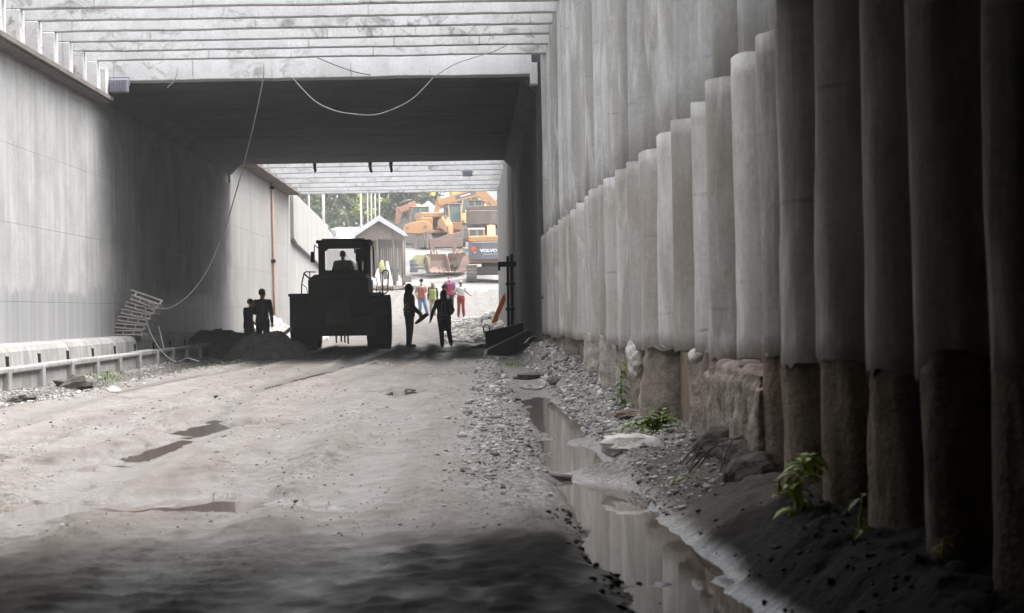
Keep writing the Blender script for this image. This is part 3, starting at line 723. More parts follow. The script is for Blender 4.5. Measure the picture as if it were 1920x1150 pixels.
def ppl(px, py, Y): p = at(px, py, Y); return p

def floor_at(px, Y):
    x = (px - VX) / FPX * Y
    return Vector((x, Y, gz(x, Y)))
# two silhouettes behind the heap of soil on the left
p = floor_at(492, 45.0); person(p, 1.66, R(165), 'taller person in dark clothes standing behind the dark soil heap beside the left tunnel wall', shirt='black', trousers='navy', sleeves='long',
    pose=dict(elL=(.27, -.06, 1.14), wrL=(.10, -.20, 1.02), elR=(-.25, .02, 1.12)))
p = floor_at(465.5, 44.7); person(p, 1.48, R(120), 'shorter person in dark clothes leaning behind the dark soil heap', shirt='navy', trousers='black', sleeves='long',
    pose=dict(head=(0, -.10, 1.57), neck=(0, -.05, 1.44), elL=(.25, -.08, 1.14), wrL=(.16, -.24, 1.0)))
# silhouettes to the right of the loader
p = floor_at(767.5, 52.0)
A = person(p, 1.80, R(70), 'person in black with a sash stripe holding a folded bundle, next to the loader wheel', shirt='black', trousers='black', sleeves='long', wide=1.08, hood=True,
    pose=dict(elR=(-.17, -.14, 1.13), wrR=(-.10, -.30, .93), elL=(.16, -.06, 1.10), wrL=(.10, -.26, .93), hipL=(.07, 0, .91), kneeL=(.06, -.01, .49), ankL=(.05, .04, .09), toeL=(.06, -.12, .035),
              hipR=(-.07, 0, .91), kneeR=(-.06, 0.0, .49), ankR=(-.05, .02, .09), toeR=(-.06, -.14, .035)))
b = MB()
b.tube([(-.17, .02, .96), (-.19, -.05, .98), (-.17, -.12, 1.0)], .016, 6); b.tube([(-.165, -.12, 1.36), (-.205, -.05, 1.24), (-.175, .07, 1.10), (-.13, .13, 1.02)], .014, 6)
b.build('sash', M['tape'], A, smooth=True)
q = p + Vector((.36, -.05, .87))
b = MB(); b.tube([(-.20, 0, -.20), (-.10, 0, -.13), (.04, 0, -.02), (.12, 0, .05), (.19, 0, .06)], [.03, .055, .06, .055, .03], 10); b.ell((.10, 0, .03), .07, .05, .05)
tag(b.build('bundle', M['black'], smooth=True, loc=q), 'dark folded bundle held low by the person in black beside the loader', 'bundle')
p = floor_at(832, 53.0)
B = person(p, 1.66, R(178), 'broad person from behind in black jacket with two grey back stripes, arm hanging away', shirt='black', trousers='black', sleeves='long', vest='navy', wide=1.18, hood=True,
    pose=dict(elL=(.32, .03, 1.10), wrL=(.40, -.04, .85), elR=(-.28, -.03, 1.12), wrR=(-.19, -.16, 1.0), ankL=(.06, .02, .09), toeL=(.08, -.15, .035), kneeL=(.08, 0, .49), hipR=(-.10, 0, .91), kneeR=(-.14, -.06, .49), ankR=(-.19, -.25, .13), toeR=(-.2, -.40, .07)))
for sx in (-.06, .06):
    b = MB(); b.tube([(sx, .185, 1.02), (sx, .20, 1.16), (sx * .9, .205, 1.28), (sx * .7, .18, 1.38)], .017, 6); b.build('back_stripe', M['tape'], B, smooth=True)
b = MB(); b.tube([(-.14, .15, .985), (-.05, .18, .98), (.05, .18, .98), (.14, .15, .985)], .013, 6); b.build('back_stripe', M['tape'], B, smooth=True)
p = floor_at(834, 68.0); p.z += .0
person(p, 1.86, R(75), 'person in a dark cap facing right, mostly hidden behind the broad person in black', shirt='navy', trousers='black', sleeves='long', hat='black', vest='tan')
# the group on the bright ramp
p = floor_at(791, 84.0)
person(p, 1.74, R(8), 'walking person in orange vest, blue jeans and black cap on the bright ramp', shirt='greycloth', trousers='jeans', vest='orangevest', sleeves='long', hat='black', mask='mask', stripes=True,
    pose=dict(kneeL=(.16, -.10, .50), ankL=(.26, -.05, .12), toeL=(.29, -.16, .04), kneeR=(-.08, -.05, .49), elL=(.25, .04, 1.12), wrL=(.15, -.14, 1.0), elR=(-.27, .05, 1.12), wrR=(-.22, -.1, .92)))
p = floor_at(812, 85.0)
person(p, 1.56, R(-5), 'person in a lime green vest over dark sleeves and a khaki hat on the ramp', shirt='black', trousers='tan', vest='limevest', sleeves='long', hat='tan', stripes=True)
p = floor_at(844, 86.0)
person(p, 1.82, R(-10), 'person in a purple shirt and crimson vest wearing a white face mask on the ramp', shirt='purple', trousers='navy', vest='pinkvest', sleeves='long', mask='mask')
p = floor_at(864.5, 83.5)
person(p, 1.66, R(5), 'person in a white shirt and red trousers with one forearm raised, rightmost on the ramp', shirt='white', trousers='redcloth', sleeves='short', hat='greycloth',
    pose=dict(elL=(.30, -.02, 1.16), wrL=(.42, -.12, 1.06), elR=(-.30, .03, 1.14), wrR=(-.14, -.14, 1.05), ankL=(.13, .02, .09), ankR=(-.13, .02, .09)))

# ------------------------------------------------------------------ wheel loader in the tunnel mouth beyond
M['loader'] = dirty('silhouette_loader_paint', (0.026, 0.022, 0.014), (0.014, 0.013, 0.012), 0.55, 2.0, 0.8)  # backlit shade put into the paint: yellowish body coloured near-black
M['loaderdark'] = dirty('dark_loader_steel', (0.013, 0.0125, 0.013), rough=0.6)
M['rubber'] = dirty('tyre_rubber', (0.013, 0.012, 0.012), (0.028, 0.025, 0.023), 0.9, 4)
M['rim'] = dirty('loader_rim', (0.05, 0.042, 0.02), rough=0.6)
M['grille'] = dirty('radiator_grille', (0.075, 0.07, 0.068), (0.045, 0.035, 0.033), 0.7)
def glass_mat(name, tint=(0.8, 0.88, 0.86), alpha=0.25):
    t = NT(name); t.fin(tint, 0.04); t.b.inputs['Alpha'].default_value = alpha; t.b.inputs['Specular IOR Level'].default_value = 0.5; return t.m
M['glass'] = glass_mat('window_glass', (0.05, 0.06, 0.06), 0.14)
M['glassdark'] = glass_mat('tinted_cab_glass', (0.10, 0.15, 0.15), 0.75)
LX = (639 - VX) / FPX * 50.7
ld = empty('wheel_loader', (LX, 50.6, gz(LX, 50.6)), 0, 'dark silhouetted wheel loader seen from behind, standing at the far end of the tunnel', 'wheel loader')
def tyre(mb, cx, cy, cz, r, w_, n=36):
    h = w_ / 2
    mb.lathe([(r * .52, -h * .8), (r * .60, -h), (r * .86, -h), (r * .95, -h * .86), (r * .975, -h * .4), (r * .975, h * .4), (r * .95, h * .86), (r * .86, h), (r * .60, h), (r * .52, h * .8)], (cx, cy, cz), 'x', n)
    for k in range(22):                      # lugs
        t = 2 * math.pi * k / 22
        for sx in (-1, 1):
            Mx = Matrix.Translation((cx, cy, cz)) @ Matrix.Rotation(t + (.07 if sx > 0 else -.07), 4, 'X')
            mb.box(sx * .02 if sx > 0 else -h * .97, h * .97 if sx > 0 else -.02, -.05, .05, r * .93, r, Mx)
def wheel(cx, cy, r, w_):
    b = MB(); tyre(b, cx, cy, r, r, w_); wb = b.build('tyre', M['rubber'], ld, smooth=False)
    b = MB(); b.lathe([(.001, -.20), (.12, -.21), (.15, -.12), (r * .50, -.08), (r * .54, -.28), (r * .54, .28), (r * .50, .08), (.15, .12), (.12, .21), (.001, .20)], (cx, cy, r), 'x', 28); b.build('rim', M['rim'], wb)
wheel(-1.04, 0.35, .76, .70); wheel(1.06, 0.35, .76, .66); wheel(-1.16, 3.35, .76, .66); wheel(.90, 3.35, .76, .66)
b = MB(); b.box(-.83, .83, -.75, 1.65, .95, 1.98); b.prism([(-.83, 1.98), (.83, 1.98), (.74, 2.10), (-.66, 2.10)], -.6, 1.5, 'y'); b.build('engine_hood', M['loader'], ld, bevel=.05)
b = MB(); b.prism([(-.98, .40), (.98, .40), (1.02, .95), (-1.02, .95)], -.95, -.55, 'y'); b.build('counterweight', M['loader'], ld, bevel=.06)
b = MB(); b.prism([(-.34, .72), (.36, .72), (.30, 1.40), (-.24, 1.40)], -1.02, -.96, 'y')
for k in range(8): b.box(-.30, .31, -1.035, -1.018, .78 + k * .072, .80 + k * .072)
b.build('grille', M['grille'], ld)
b = MB(); b.box(-.55, .55, -.5, 3.6, .52, .93); b.box(-1.0, 1.0, .25, .45, .60, .85); b.box(-1.0, 1.0, 3.25, 3.45, .6, .85); b.build('chassis', M['loaderdark'], ld, bevel=.03)
for x, l in ((-.16, .33), (-.02, .30), (.08, .33), (.17, .36)):
    b = MB(); b.cyl((x, .3, .55), (x + .01, .3, .52 - l), .022, n=8); b.build('hanging_hose', M['loaderdark'], ld)
for sx, w0, w1 in ((-1, -1.40, -.70), (1, .70, 1.16)):             # fenders and side decks
    b = MB(); b.prism([(-.55, 1.50), (-.50, 1.585), (1.5, 1.585), (1.7, 1.2), (1.62, 1.17), (1.42, 1.50)], w0, w1, 'x'); b.build('fender', M['loader'], ld, bevel=.02)
b = MB(); b.box(-1.37, -.72, -.50, -.42, .50, 1.50); b.build('rear_side_panel', M['loader'], ld, bevel=.03)
b = MB(); b.box(1.10, 1.16, -.30, 1.2, 1.40, 1.50); b.cyl((1.10, -.3, 1.60), (1.24, -.3, 1.43), .03); b.build('step', M['loaderdark'], ld)
# cab: posts, roof, lower walls and panes; window openings stay open so one looks through
CX0, CX1, CY0, CY1 = -.68, .74, 1.0, 2.35
b = MB()
for x0, x1 in ((CX0, CX0 + .19), (CX1 - .14, CX1)):
    b.box(x0, x1, CY0, CY0 + .1, 2.05, 2.95)
b.box(CX0, CX1, CY0, CY0 + .1, 1.9, 2.25); b.box(CX0, CX1, CY0, CY0 + .1, 2.86, 3.02)
b.prism([(CX0 + .19, 2.86), (CX0 + .19, 2.78), (CX0 + .30, 2.86)], CY0 + .002, CY0 + .09, 'y'); b.prism([(CX1 - .14, 2.86), (CX1 - .22, 2.86), (CX1 - .14, 2.80)], CY0 + .002, CY0 + .09, 'y')
for x in (CX0, CX1 - .08): b.box(x, x + .08, CY1 - .08, CY1, 2.05, 2.95)
b.box(CX0, CX1, CY1 - .08, CY1, 1.9, 2.02); b.box(CX0, CX1, CY1 - .08, CY1, 2.93, 3.02)
for x in (CX0 + .003, CX1 - .053): b.box(x, x + .05, CY0 + .1, CY1 - .08, 1.9, 2.2); b.box(x, x + .05, 1.62, 1.70, 2.2, 2.95)
b.box(CX0 + .05, CX1 - .05, CY0 + .1, CY1 - .08, 1.60, 1.9)
cb = b.build('cab', M['loaderdark'], ld, bevel=.012)
b = MB(); b.box(CX0 - .05, CX1 + .08, CY0 - .12, CY1 + .15, 3.02, 3.11); b.box(CX0 + .1, CX1 - .1, CY0, CY1, 3.11, 3.15); b.build('roof', M['loaderdark'], cb, bevel=.02)
for nm, y in (('rear_window', CY0 + .05), ('windshield', CY1 - .04)):
    b = MB(); b.box(CX0 + .14, CX1 - .12, y - .004, y + .004, 2.22, 2.88); b.build(nm, M['glass'], cb)
b = MB(); b.box(-.30, .26, 1.25, 1.34, 1.95, 2.30); b.box(-.28, .25, 1.3, 1.75, 1.92, 2.02); b.build('seat', M['loaderdark'], ld, bevel=.03)
b = MB(); b.cyl((.52, .85, 2.0), (.52, .85, 2.50), .05); b.box(.40, .66, .72, .95, 2.48, 2.84); b.cyl((.46, .85, 2.1), (.46, .85, 2.5), .02); b.cyl((.64, .85, 2.84), (.64, .85, 2.98), .03); b.build('air_cleaner', M['loaderdark'], ld, bevel=.02)
for pts, nm, r_ in (([(.74, 1.1, 2.97), (.84, 1.05, 2.96), (.89, 1.0, 2.86), (.90, 1.0, 2.4), (.90, 1.0, 2.05)], 'grab_rail', .022),
                ([(.68, 1.0, 2.45), (.68, 1.0, 2.02)], 'grab_rail', .016), ([(.79, 1.0, 2.45), (.79, 1.0, 2.02)], 'grab_rail', .02),
                ([(-1.06, -.2, 1.58), (-1.05, -.2, 1.85), (-.98, -.2, 2.16), (-.92, -.2, 2.19), (-.70, .2, 2.19)], 'handrail', .018),
                ([(-.98, -.2, 2.14), (-.85, 0, 2.0), (-.72, .2, 1.83)], 'handrail', .022), ([(-.84, 0, 1.58), (-.84, 0, 2.18)], 'handrail', .016), ([(-1.05, -.2, 1.86), (-.93, -.1, 1.75), (-.90, -.1, 1.6)], 'handrail', .01),
                ([(1.19, -.2, 1.57), (1.21, -.2, 2.16), (1.25, -.2, 2.20), (1.34, -.2, 2.19), (1.37, -.2, 2.13), (1.33, -.2, 1.62), (1.28, -.2, 1.55), (1.19, -.2, 1.57)], 'handrail', .018),
                ([(.9, .2, 2.03), (1.0, .2, 2.0), (1.03, .2, 1.85), (1.0, .2, 1.6)], 'handrail', .012)):
    b = MB(); b.tube(pts, r_, 8); b.build(nm, M['loaderdark'], ld, smooth=True)
b = MB(); b.box(-.90, -.78, 1.0, 1.05, 2.48, 2.79); mb_ = b.build('mirror', M['loaderdark'], ld, bevel=.03)
b = MB(); b.tube([(-.70, 1.2, 2.9), (-.78, 1.05, 2.98), (-.80, 1.02, 2.75)], .016, 6); b.build('bracket', M['loaderdark'], mb_)
b = MB(); b.tube([(-.55, 3.0, 1.0), (-.55, 4.0, 1.15), (-.55, 4.8, .95)], .11, 8); b.build('lift_arm', M['loader'], ld)
b = MB(); b.tube([(.50, 3.0, 1.0), (.50, 4.0, 1.15), (.50, 4.8, .95)], .11, 8); b.build('lift_arm', M['loader'], ld)
b = MB(); b.prism([(4.7, .58), (5.7, .55), (5.75, .60), (4.9, .66), (4.75, .95), (4.95, 1.40), (4.88, 1.43), (4.6, 1.0)], -1.42, 1.12, 'x'); b.build('bucket', M['loaderdark'], ld)
dr = person((LX - .02, 52.18, gz(LX, 50.6) + 1.36), 1.70, R(180), 'driver in dark clothes sitting in the loader cab, seen from behind through the rear window', shirt='black', trousers='navy', sleeves='long', wide=1.12,
    pose=dict(pel=(0, .02, .72), chest=(0, .02, 1.02), neck=(0, .03, 1.19), head=(0, .0, 1.345), shL=(.20, .02, 1.13), shR=(-.20, .02, 1.13), elL=(.29, -.06, .88), elR=(-.29, -.06, .88), wrL=(.14, -.33, .90), wrR=(-.14, -.33, .90),
              hipL=(.1, -.02, .70), hipR=(-.1, -.02, .70), kneeL=(.14, -.42, .70), kneeR=(-.14, -.42, .70), ankL=(.14, -.5, .64), ankR=(-.14, -.5, .64), toeL=(.14, -.62, .62), toeR=(-.14, -.62, .62)))
# ------------------------------------------------------------------ machinery yard at the top of the ramp
M['orange'] = dirty('orange_machine_paint', (0.45, 0.25, 0.125), (0.32, 0.21, 0.14), 0.5, 1.6, 0.6)
M['orangered'] = dirty('faded_red_orange_paint', (0.37, 0.20, 0.135), (0.28, 0.18, 0.145), 0.6, 1.6, 0.6)
M['yellow'] = dirty('yellow_machine_paint', (0.52, 0.41, 0.17), (0.40, 0.32, 0.16), 0.5, 1.6, 0.5)
M['greypaint'] = dirty('dark_grey_machine_paint', (0.12, 0.125, 0.145), (0.17, 0.165, 0.17), 0.55, 1.5, 0.5)  # yard paints, rust and tracks lightened to stand in for haze
M['brownpaint'] = dirty('dark_brown_machine_paint', (0.17, 0.135, 0.12), rough=0.6)
M['track'] = dirty('muddy_track_steel', (0.17, 0.16, 0.145), (0.20, 0.18, 0.16), 0.8, 3, 0.7)
M['rust'] = dirty('rusty_steel', (0.22, 0.155, 0.13), (0.30, 0.23, 0.195), 0.85, 3, 0.7)
M['whitepaint'] = dirty('white_paint', (0.62, 0.62, 0.61), (0.46, 0.45, 0.44), 0.5)
M['letter'] = dirty('white_lettering', (0.7, 0.7, 0.7), rough=0.5)
M['logored'] = dirty('red_orange_emblem', (0.55, 0.10, 0.04), rough=0.5)
M['bluepaint'] = dirty('blue_paint', (0.12, 0.22, 0.50), rough=0.5)
def bar(pts, w_, th):
    """box-section arm along a polyline in the local yz plane: w_ wide in x, th = depths per point"""
    up = []; dn = []
    for i, p in enumerate(pts):
        a = Vector(pts[max(i - 1, 0)]); c = Vector(pts[min(i + 1, len(pts) - 1)]); d = (c - a).normalized(); n = Vector((-d.y, d.x))
        up.append(Vector(p) + n * th[i] / 2); dn.append(Vector(p) - n * th[i] / 2)
    return [tuple(q) for q in up] + [tuple(q) for q in reversed(dn)], w_
def excavator(loc, rz, label, paint, cw='greypaint', sc=1.0, boom=((-1.2, 1.7), (-3.2, 4.4), (-5.6, 3.9)), stick=((-5.3, 4.3), (-6.6, 1.8)), swing=0.0, text=None, roof=None, bucket=True):
    """front faces -Y in local space"""
    root = empty('excavator', loc, rz, label, 'excavator', 'excavators in the yard'); root.scale = (sc,) * 3
    for sx in (-1, 1):
        x0, x1 = (sx * 1.20 - .30, sx * 1.20 + .30)
        o = []
        for k in range(9): t = math.pi / 2 + math.pi * k / 8; o.append((-1.65 + .42 * math.cos(t), .43 + .42 * math.sin(t)))
        for k in range(9): t = -math.pi / 2 + math.pi * k / 8; o.append((1.65 + .42 * math.cos(t), .43 + .42 * math.sin(t)))
        b = MB(); b.prism(o, x0, x1, 'x')
        L = len(o)
        for k in range(26):
            y = -1.8 + k * .144; b.box(x0 - .01, x1 + .01, y, y + .06, .84, .875); b.box(x0 - .01, x1 + .01, y, y + .06, -.015, .02)
        for k in range(7):
            for (cy, sg) in ((-1.65, -1), (1.65, 1)):
                t = -math.pi / 2 + math.pi * (k + .5) / 7; c_ = Vector((cy + sg * .435 * math.cos(t), .43 + .435 * math.sin(t)))
                Mx = Matrix.Translation((0, c_.x, c_.y)) @ Matrix.Rotation(t if sg > 0 else math.pi - t, 4, 'X'); b.box(x0 - .01, x1 + .01, -.02, .025, -.04, .04, Mx)
        b.build('track', M['track'], root)
    b = MB(); b.box(-.92, .92, -1.1, 1.1, .35, .80); b.cyl((0, 0, .8), (0, 0, 1.02), .62, n=20); b.build('chassis', M['track'], root, bevel=.04)
    up = empty('upper_body', (0, 0, 0), swing); up.parent = root
    b = MB(); b.box(-1.34, 1.34, -1.35, 1.9, 1.02, 1.22); b.build('platform', M[paint], up, bevel=.03)
    b = MB(); b.prism([(-1.36, 1.5), (1.36, 1.5), (1.36, 1.75), (1.1, 2.32), (.6, 2.5), (-.6, 2.5), (-1.1, 2.32), (-1.36, 1.75)], 1.14, 2.20, 'z'); b.build('counterweight', M[cw], up, bevel=.08, seg=3)
    b = MB(); b.box(-1.3, 1.3, -.1, 2.05, 2.20, 2.56); b.box(-1.34, -.42, -.2, 1.5, 1.22, 2.196); b.box(.45, 1.34, -1.25, 1.5, 1.22, 2.1); b.build('engine_cover', M[paint], up, bevel=.07, seg=3)
    b = MB(); b.cyl((.85, .9, 2.5), (.85, .9, 2.95), .07, n=10); b.build('exhaust', M['track'], up)
    # cab with corner posts, roof and panes (left side of the machine = +X when it faces the camera)
    x0, x1, y0, y1 = .40, 1.36, -1.62, .05
    b = MB(); b.prism([(y0, 1.22), (y1, 1.22), (y1, 2.1), (y0 - .02, 1.75)], x0, x1, 'x')
    for x in (x0, x1 - .09):
        b.prism([(y0 - .02, 1.75), (y0 + .07, 1.78), (y0 + .27, 2.98), (y0 + .18, 3.0)], x, x + .09, 'x'); b.box(x, x + .09, y1 - .1, y1, 2.1, 3.0); b.box(x, x + .08, -.75, -.67, 1.9, 2.99)
    cb = b.build('cab', M[paint], up, bevel=.015)
    b = MB(); b.box(x0 - .02, x1 + .02, y0 + .12, y1 + .02, 3.0, 3.11); b.build('cab_roof', M[roof or paint], cb, bevel=.04)
    b = MB(); b.prism([(y0 + .03, 1.72), (y0 + .045, 1.72), (y0 + .235, 2.99), (y0 + .22, 2.99)], x0 + .07, x1 - .07, 'x'); b.build('windshield', M['glassdark'], cb)
    for nm, xx in (('side_window', x0 + .035), ('side_window', x1 - .045)):
        b = MB(); b.prism([(y0 + .08, 1.8), (y1 - .08, 2.05), (y1 - .08, 2.98), (y0 + .27, 2.98)], xx, xx + .01, 'x'); b.build(nm, M['glassdark'], cb)
    b = MB(); b.box(x0 + .08, x1 - .08, y1 - .05, y1 - .04, 2.2, 2.98); b.build('rear_window', M['glassdark'], cb)
    if boom:
        o, w_ = bar(list(boom), .5, [.55, .85, .45]); b = MB(); b.prism(o, -.28, .22, 'x'); bm = b.build('boom', M[paint], up, bevel=.03)
        m1 = (Vector(boom[0]) + Vector(boom[1])) / 2
        for sx in (-.42, .36):
            b = MB(); b.cyl((sx, -1.45, 1.35), (sx, boom[1][0] * .72 - .3, boom[1][1] * .80), .075, n=10); b.cyl((sx, (-1.45 + boom[1][0] * .72 - .3) / 2, (1.35 + boom[1][1] * .8) / 2), (sx, boom[1][0] * .72 - .3, boom[1][1] * .80), .045, n=8); b.build('boom_cylinder', M['track'], up)
        if text == 'strip':
            a, c_ = Vector(boom[1]), Vector(boom[2]); d = (c_ - a)
            for q, mat, t0, t1, hw in ((.005, 'greypaint', .10, .58, .15), (.009, 'letter', .22, .46, .045)):
                p0, p1 = a + d * t0, a + d * t1; nn = Vector((-d.y, d.x)).normalized() * hw
                b = MB(); b.prism([tuple(p0 + nn), tuple(p0 - nn), tuple(p1 - nn), tuple(p1 + nn)], .22, .222 + q, 'x'); b.prism([tuple(p0 + nn), tuple(p0 - nn), tuple(p1 - nn), tuple(p1 + nn)], -.282 - q, -.28, 'x')
                b.build('decal', M[mat], bm)
        if stick:
            o, w_ = bar(list(stick), .36, [.62, .32]); b = MB(); b.prism(o, -.20, .14, 'x'); b.build('stick', M[paint], up, bevel=.03)
            b = MB(); mm = (Vector(boom[1]) * .45 + Vector(boom[2]) * .55) + Vector((0, .62)); b.cyl((-.03, boom[1][0], boom[1][1] + .45), (-.03, mm.x, mm.y), .07, n=10); b.cyl((-.03, mm.x, mm.y), (-.03, stick[0][0], stick[0][1] + .35), .04, n=8); b.build('stick_cylinder', M['track'], up)
            if bucket:
                s1 = Vector(stick[1]); b = MB()
                b.prism([(s1.x - .1, s1.y + .15), (s1.x + .45, s1.y - .1), (s1.x + .75, s1.y - .75), (s1.x + .35, s1.y - 1.15), (s1.x - .15, s1.y - 1.0), (s1.x + .2, s1.y - .85), (s1.x + .42, s1.y - .6), (s1.x + .25, s1.y - .15)], -.6, .54, 'x')
                b.build('bucket', M['rust'], up, bevel=.02)
    return root, up
def letters(txt, size, M4, name, mat, parent):
    cu = bpy.data.curves.new(name, 'FONT'); cu.body = txt; cu.size = size; cu.extrude = .006; cu.align_x = 'CENTER'; cu.align_y = 'CENTER'; cu.offset = .012
    o = bpy.data.objects.new(name, cu); COL.objects.link(o); dg = bpy.context.evaluated_depsgraph_get(); dg.update()
    me = bpy.data.meshes.new_from_object(o.evaluated_get(dg)); bpy.data.objects.remove(o); bpy.data.curves.remove(cu)
    me.transform(M4); me.materials.clear(); me.materials.append(mat); me.name = name
    o = bpy.data.objects.new(name, me); COL.objects.link(o); o.parent = parent; return o
def X_at(px, Y, v=-150): return (px - VX - ROLL * v) / FPX * Y
# front machine seen from behind, half hidden by the right-hand wall
E1, up = excavator((1.42, 125.0, float(ramp_z(125.0)) - .02), R(180), 'excavator seen from behind, dark grey counterweight with white letters, half behind the wall', 'orange', sc=1.17, roof='whitepaint',
                   boom=((-1.2, 1.7), (-3.0, 3.0), (-5.2, 1.9)), stick=((-5.0, 2.3), (-5.6, 1.0)))
cwo = [c for c in up.children if c.name.startswith('counterweight')][0]
letters('VOLVO', .235, Matrix.Translation((.20, 2.506, 1.68)) @ Matrix.Rotation(R(180), 4, 'Z') @ Matrix.Rotation(R(90), 4, 'X') @ Matrix.Diagonal((1.25, 1, 1, 1)), 'lettering', M['letter'], cwo)
b = MB(); b.cyl((1.06, 2.36, 1.80), (1.06, 2.40, 1.80), .15, n=24); b.cyl((1.03, 2.36, 1.66), (1.03, 2.40, 1.66), .07, n=16); b.build('emblem', M['logored'], cwo)
b = MB(); b.cyl((.99, 2.36, 1.585), (.99, 2.42, 1.585), .035, n=12); b.build('emblem', M['letter'], cwo)
b = MB(); b.box(-1.0, .52, 2.50, 2.506, 1.47, 1.485); b.build('trim_line', M['letter'], cwo)
b = MB(); b.box(1.25, 2.0, 2.0, 2.04, .80, .84); b.box(1.96, 2.0, 2.0, 2.04, .84, 1.45); b.box(1.36, 2.0, 2.0, 2.04, 1.41, 1.45); b.build('step_rail', M['track'], up)

def yz(Y): return float(ramp_z(Y))
E2, up2 = excavator((X_at(822, 146), 146, yz(146) - .1), R(14), 'orange excavator facing the camera with a tall glazed cab, in the middle of the yard', 'orange', 'brownpaint', sc=1.12, roof='greypaint',
                   boom=((-1.0, 1.6), (-2.2, 1.7), (-3.8, 1.15)), stick=((-3.6, 1.35), (-4.1, .5)), bucket=False)
E3, up3 = excavator((X_at(985, 151), 151, yz(151) + .15), R(-88), 'excavator with a long orange boom with a dark decal stretched left above the others', 'orange', 'brownpaint', sc=1.1,
                   boom=((-1.2, 1.8), (-3.4, 4.05), (-6.6, 3.20)), stick=((-6.3, 3.6), (-6.9, 2.2)), text='strip', bucket=False)
E4, up4 = excavator((X_at(884, 157), 157, yz(157) + .9), R(-62), 'yellow excavator behind the orange ones, with teal cab glass', 'yellow', 'yellow', sc=1.1, boom=((-1.0, 1.7), (-1.6, 4.2), (-3.2, 4.6)), stick=((-3.0, 4.9), (-3.4, 3.2)), bucket=False)
E5, up5 = excavator((X_at(800, 152), 152, yz(152) + .3), R(-80), 'faded red orange excavator facing left with its bent boom over the hut roof line', 'orangered', 'greypaint', sc=1.0, boom=((-.6, 1.9), (-1.2, 3.25), (-2.3, 2.85)), stick=((-2.2, 3.1), (-2.5, 1.7)), bucket=False)
E6, up6 = excavator((X_at(915, 140), 142, yz(142) + .6), R(172), 'excavator with a dark brown counterweight parked behind the lettered one', 'brownpaint', 'brownpaint', sc=1.05, boom=None)
def bolted_boom(loc, rz, L, label):
    b = MB(); b.prism([(-L / 2, .12), (-L / 2 + .3, .0), (L * .1, -.08), (L / 2, .15), (L / 2 + .05, .55), (L / 2 - .3, .86), (-L * .2, .80), (-L / 2 + .1, .55)], -.28, .28, 'y')
    o = b.build('boom_arm', M['orange'], loc=loc, rot=(0, 0, rz), bevel=.04)
    c = MB(); c.cyl((L * .28, -.30, .4), (L * .28, .30, .4), .13, n=14); c.cyl((-L * .35, -.30, .35), (-L * .35, .30, .35), .12, n=14); c.build('pin', M['track'], o)
    return tag(o, label, 'excavator arm')
bolted_boom((X_at(782, 134), 134, 7.05 - .15), R(4), 2.1, 'loose orange excavator arm propped up just right of the hut roof')
b = MB(); b.tube([(0, 0, 0), (.1, 0, 1.1)], .09, 8); b.tube([(.9, .1, 0), (.8, .1, 1.2)], .09, 8); b.box(-.4, 1.2, -.2, .3, 1.05, 1.2)
tag(b.build('trestle', M['rust'], loc=(X_at(778, 134), 134, 5.75)), 'rusty trestle holding up the loose orange excavator arm', 'trestle')
def rusty_bucket(loc, rz, sc, label):
    b = MB(); b.prism([(-.5, .0), (.1, -.05), (.55, .3), (.6, .8), (.45, 1.2), (.35, 1.2), (.48, .8), (.42, .38), (.05, .08), (-.5, .06)], -.7, .7, 'x')
    for sx in (-.7, .66): b.prism([(-.5, .03), (.1, .0), (.5, .3), (.55, .8), (.4, 1.18), (-.1, .8)], sx, sx + .04, 'x')
    o = b.build('digger_bucket', M['rust'], loc=loc, rot=(0, 0, rz), bevel=.015); o.scale = (sc,) * 3
    c = MB()
    for k in range(5): c.prism([(-.75, .0), (-.48, -.03), (-.48, .09)], -.66 + k * .31, -.56 + k * .31, 'x')
    c.build('teeth', M['rust'], o); d = MB(); d.prism([(.30, 1.15), (.62, .7), (.85, 1.0), (.6, 1.45)], -.22, -.14, 'x'); d.build('bracket', M['rust'], o); d = MB(); d.prism([(.30, 1.15), (.62, .7), (.85, 1.0), (.6, 1.45)], .14, .22, 'x'); d.build('bracket', M['rust'], o)
    return tag(o, label, 'digger bucket', 'rusty digger buckets in the yard')
Y = 130.5
rusty_bucket((X_at(820, Y), Y, 3.85), R(20), 1.15, 'rusty digger bucket standing upright on the bright ground, left of the pair')
rusty_bucket((X_at(850, Y), Y + .4, 3.85), R(-35), 1.2, 'rusty digger bucket turned sideways close to the lettered excavator')
b = MB(); b.box(-1.1, 1.3, -.2, .2, 1.25, 1.9); b.box(-1.1, -.75, -.2, .2, -.1, 1.3); b.box(.55, .85, -.2, .2, -.1, 1.3); b.prism([(-.5, 1.9), (.9, 1.9), (1.25, 2.35), (.2, 2.2)], -.15, .15, 'y')
tag(b.build('scrap_frame', M['rust'], loc=(X_at(833, Y), Y + 2.0, 4.5), bevel=.03), 'brown rusty steel portal frame standing behind the two buckets', 'steel frame')
M['limey'] = dirty('pale_yellow_green_paint', (0.36, 0.34, 0.17), (0.28, 0.26, 0.15), 0.6, 2)
g = empty('generator', (X_at(789, 131), 131, 4.15), R(12), 'pale yellow generator on a skid among the scrap, right of the hut', 'generator')
b = MB(); b.prism([(-.6, .2), (.6, .2), (.6, .75), (.35, 1.05), (-.45, 1.05), (-.6, .8)], -.4, .4, 'y'); b.build('housing', M['limey'], g, bevel=.05)
b = MB(); b.box(-.7, .7, -.42, -.3, .0, .12); b.box(-.7, .7, .3, .42, .0, .12); b.cyl((-.4, -.2, 0), (-.4, -.2, .25), .06); b.cyl((.4, -.2, 0), (.4, -.2, .25), .06); b.build('skid', M['track'], g)
b = MB(); b.box(.1, .45, -.42, -.40, .4, .8); b.build('vent', M['greypaint'], g)
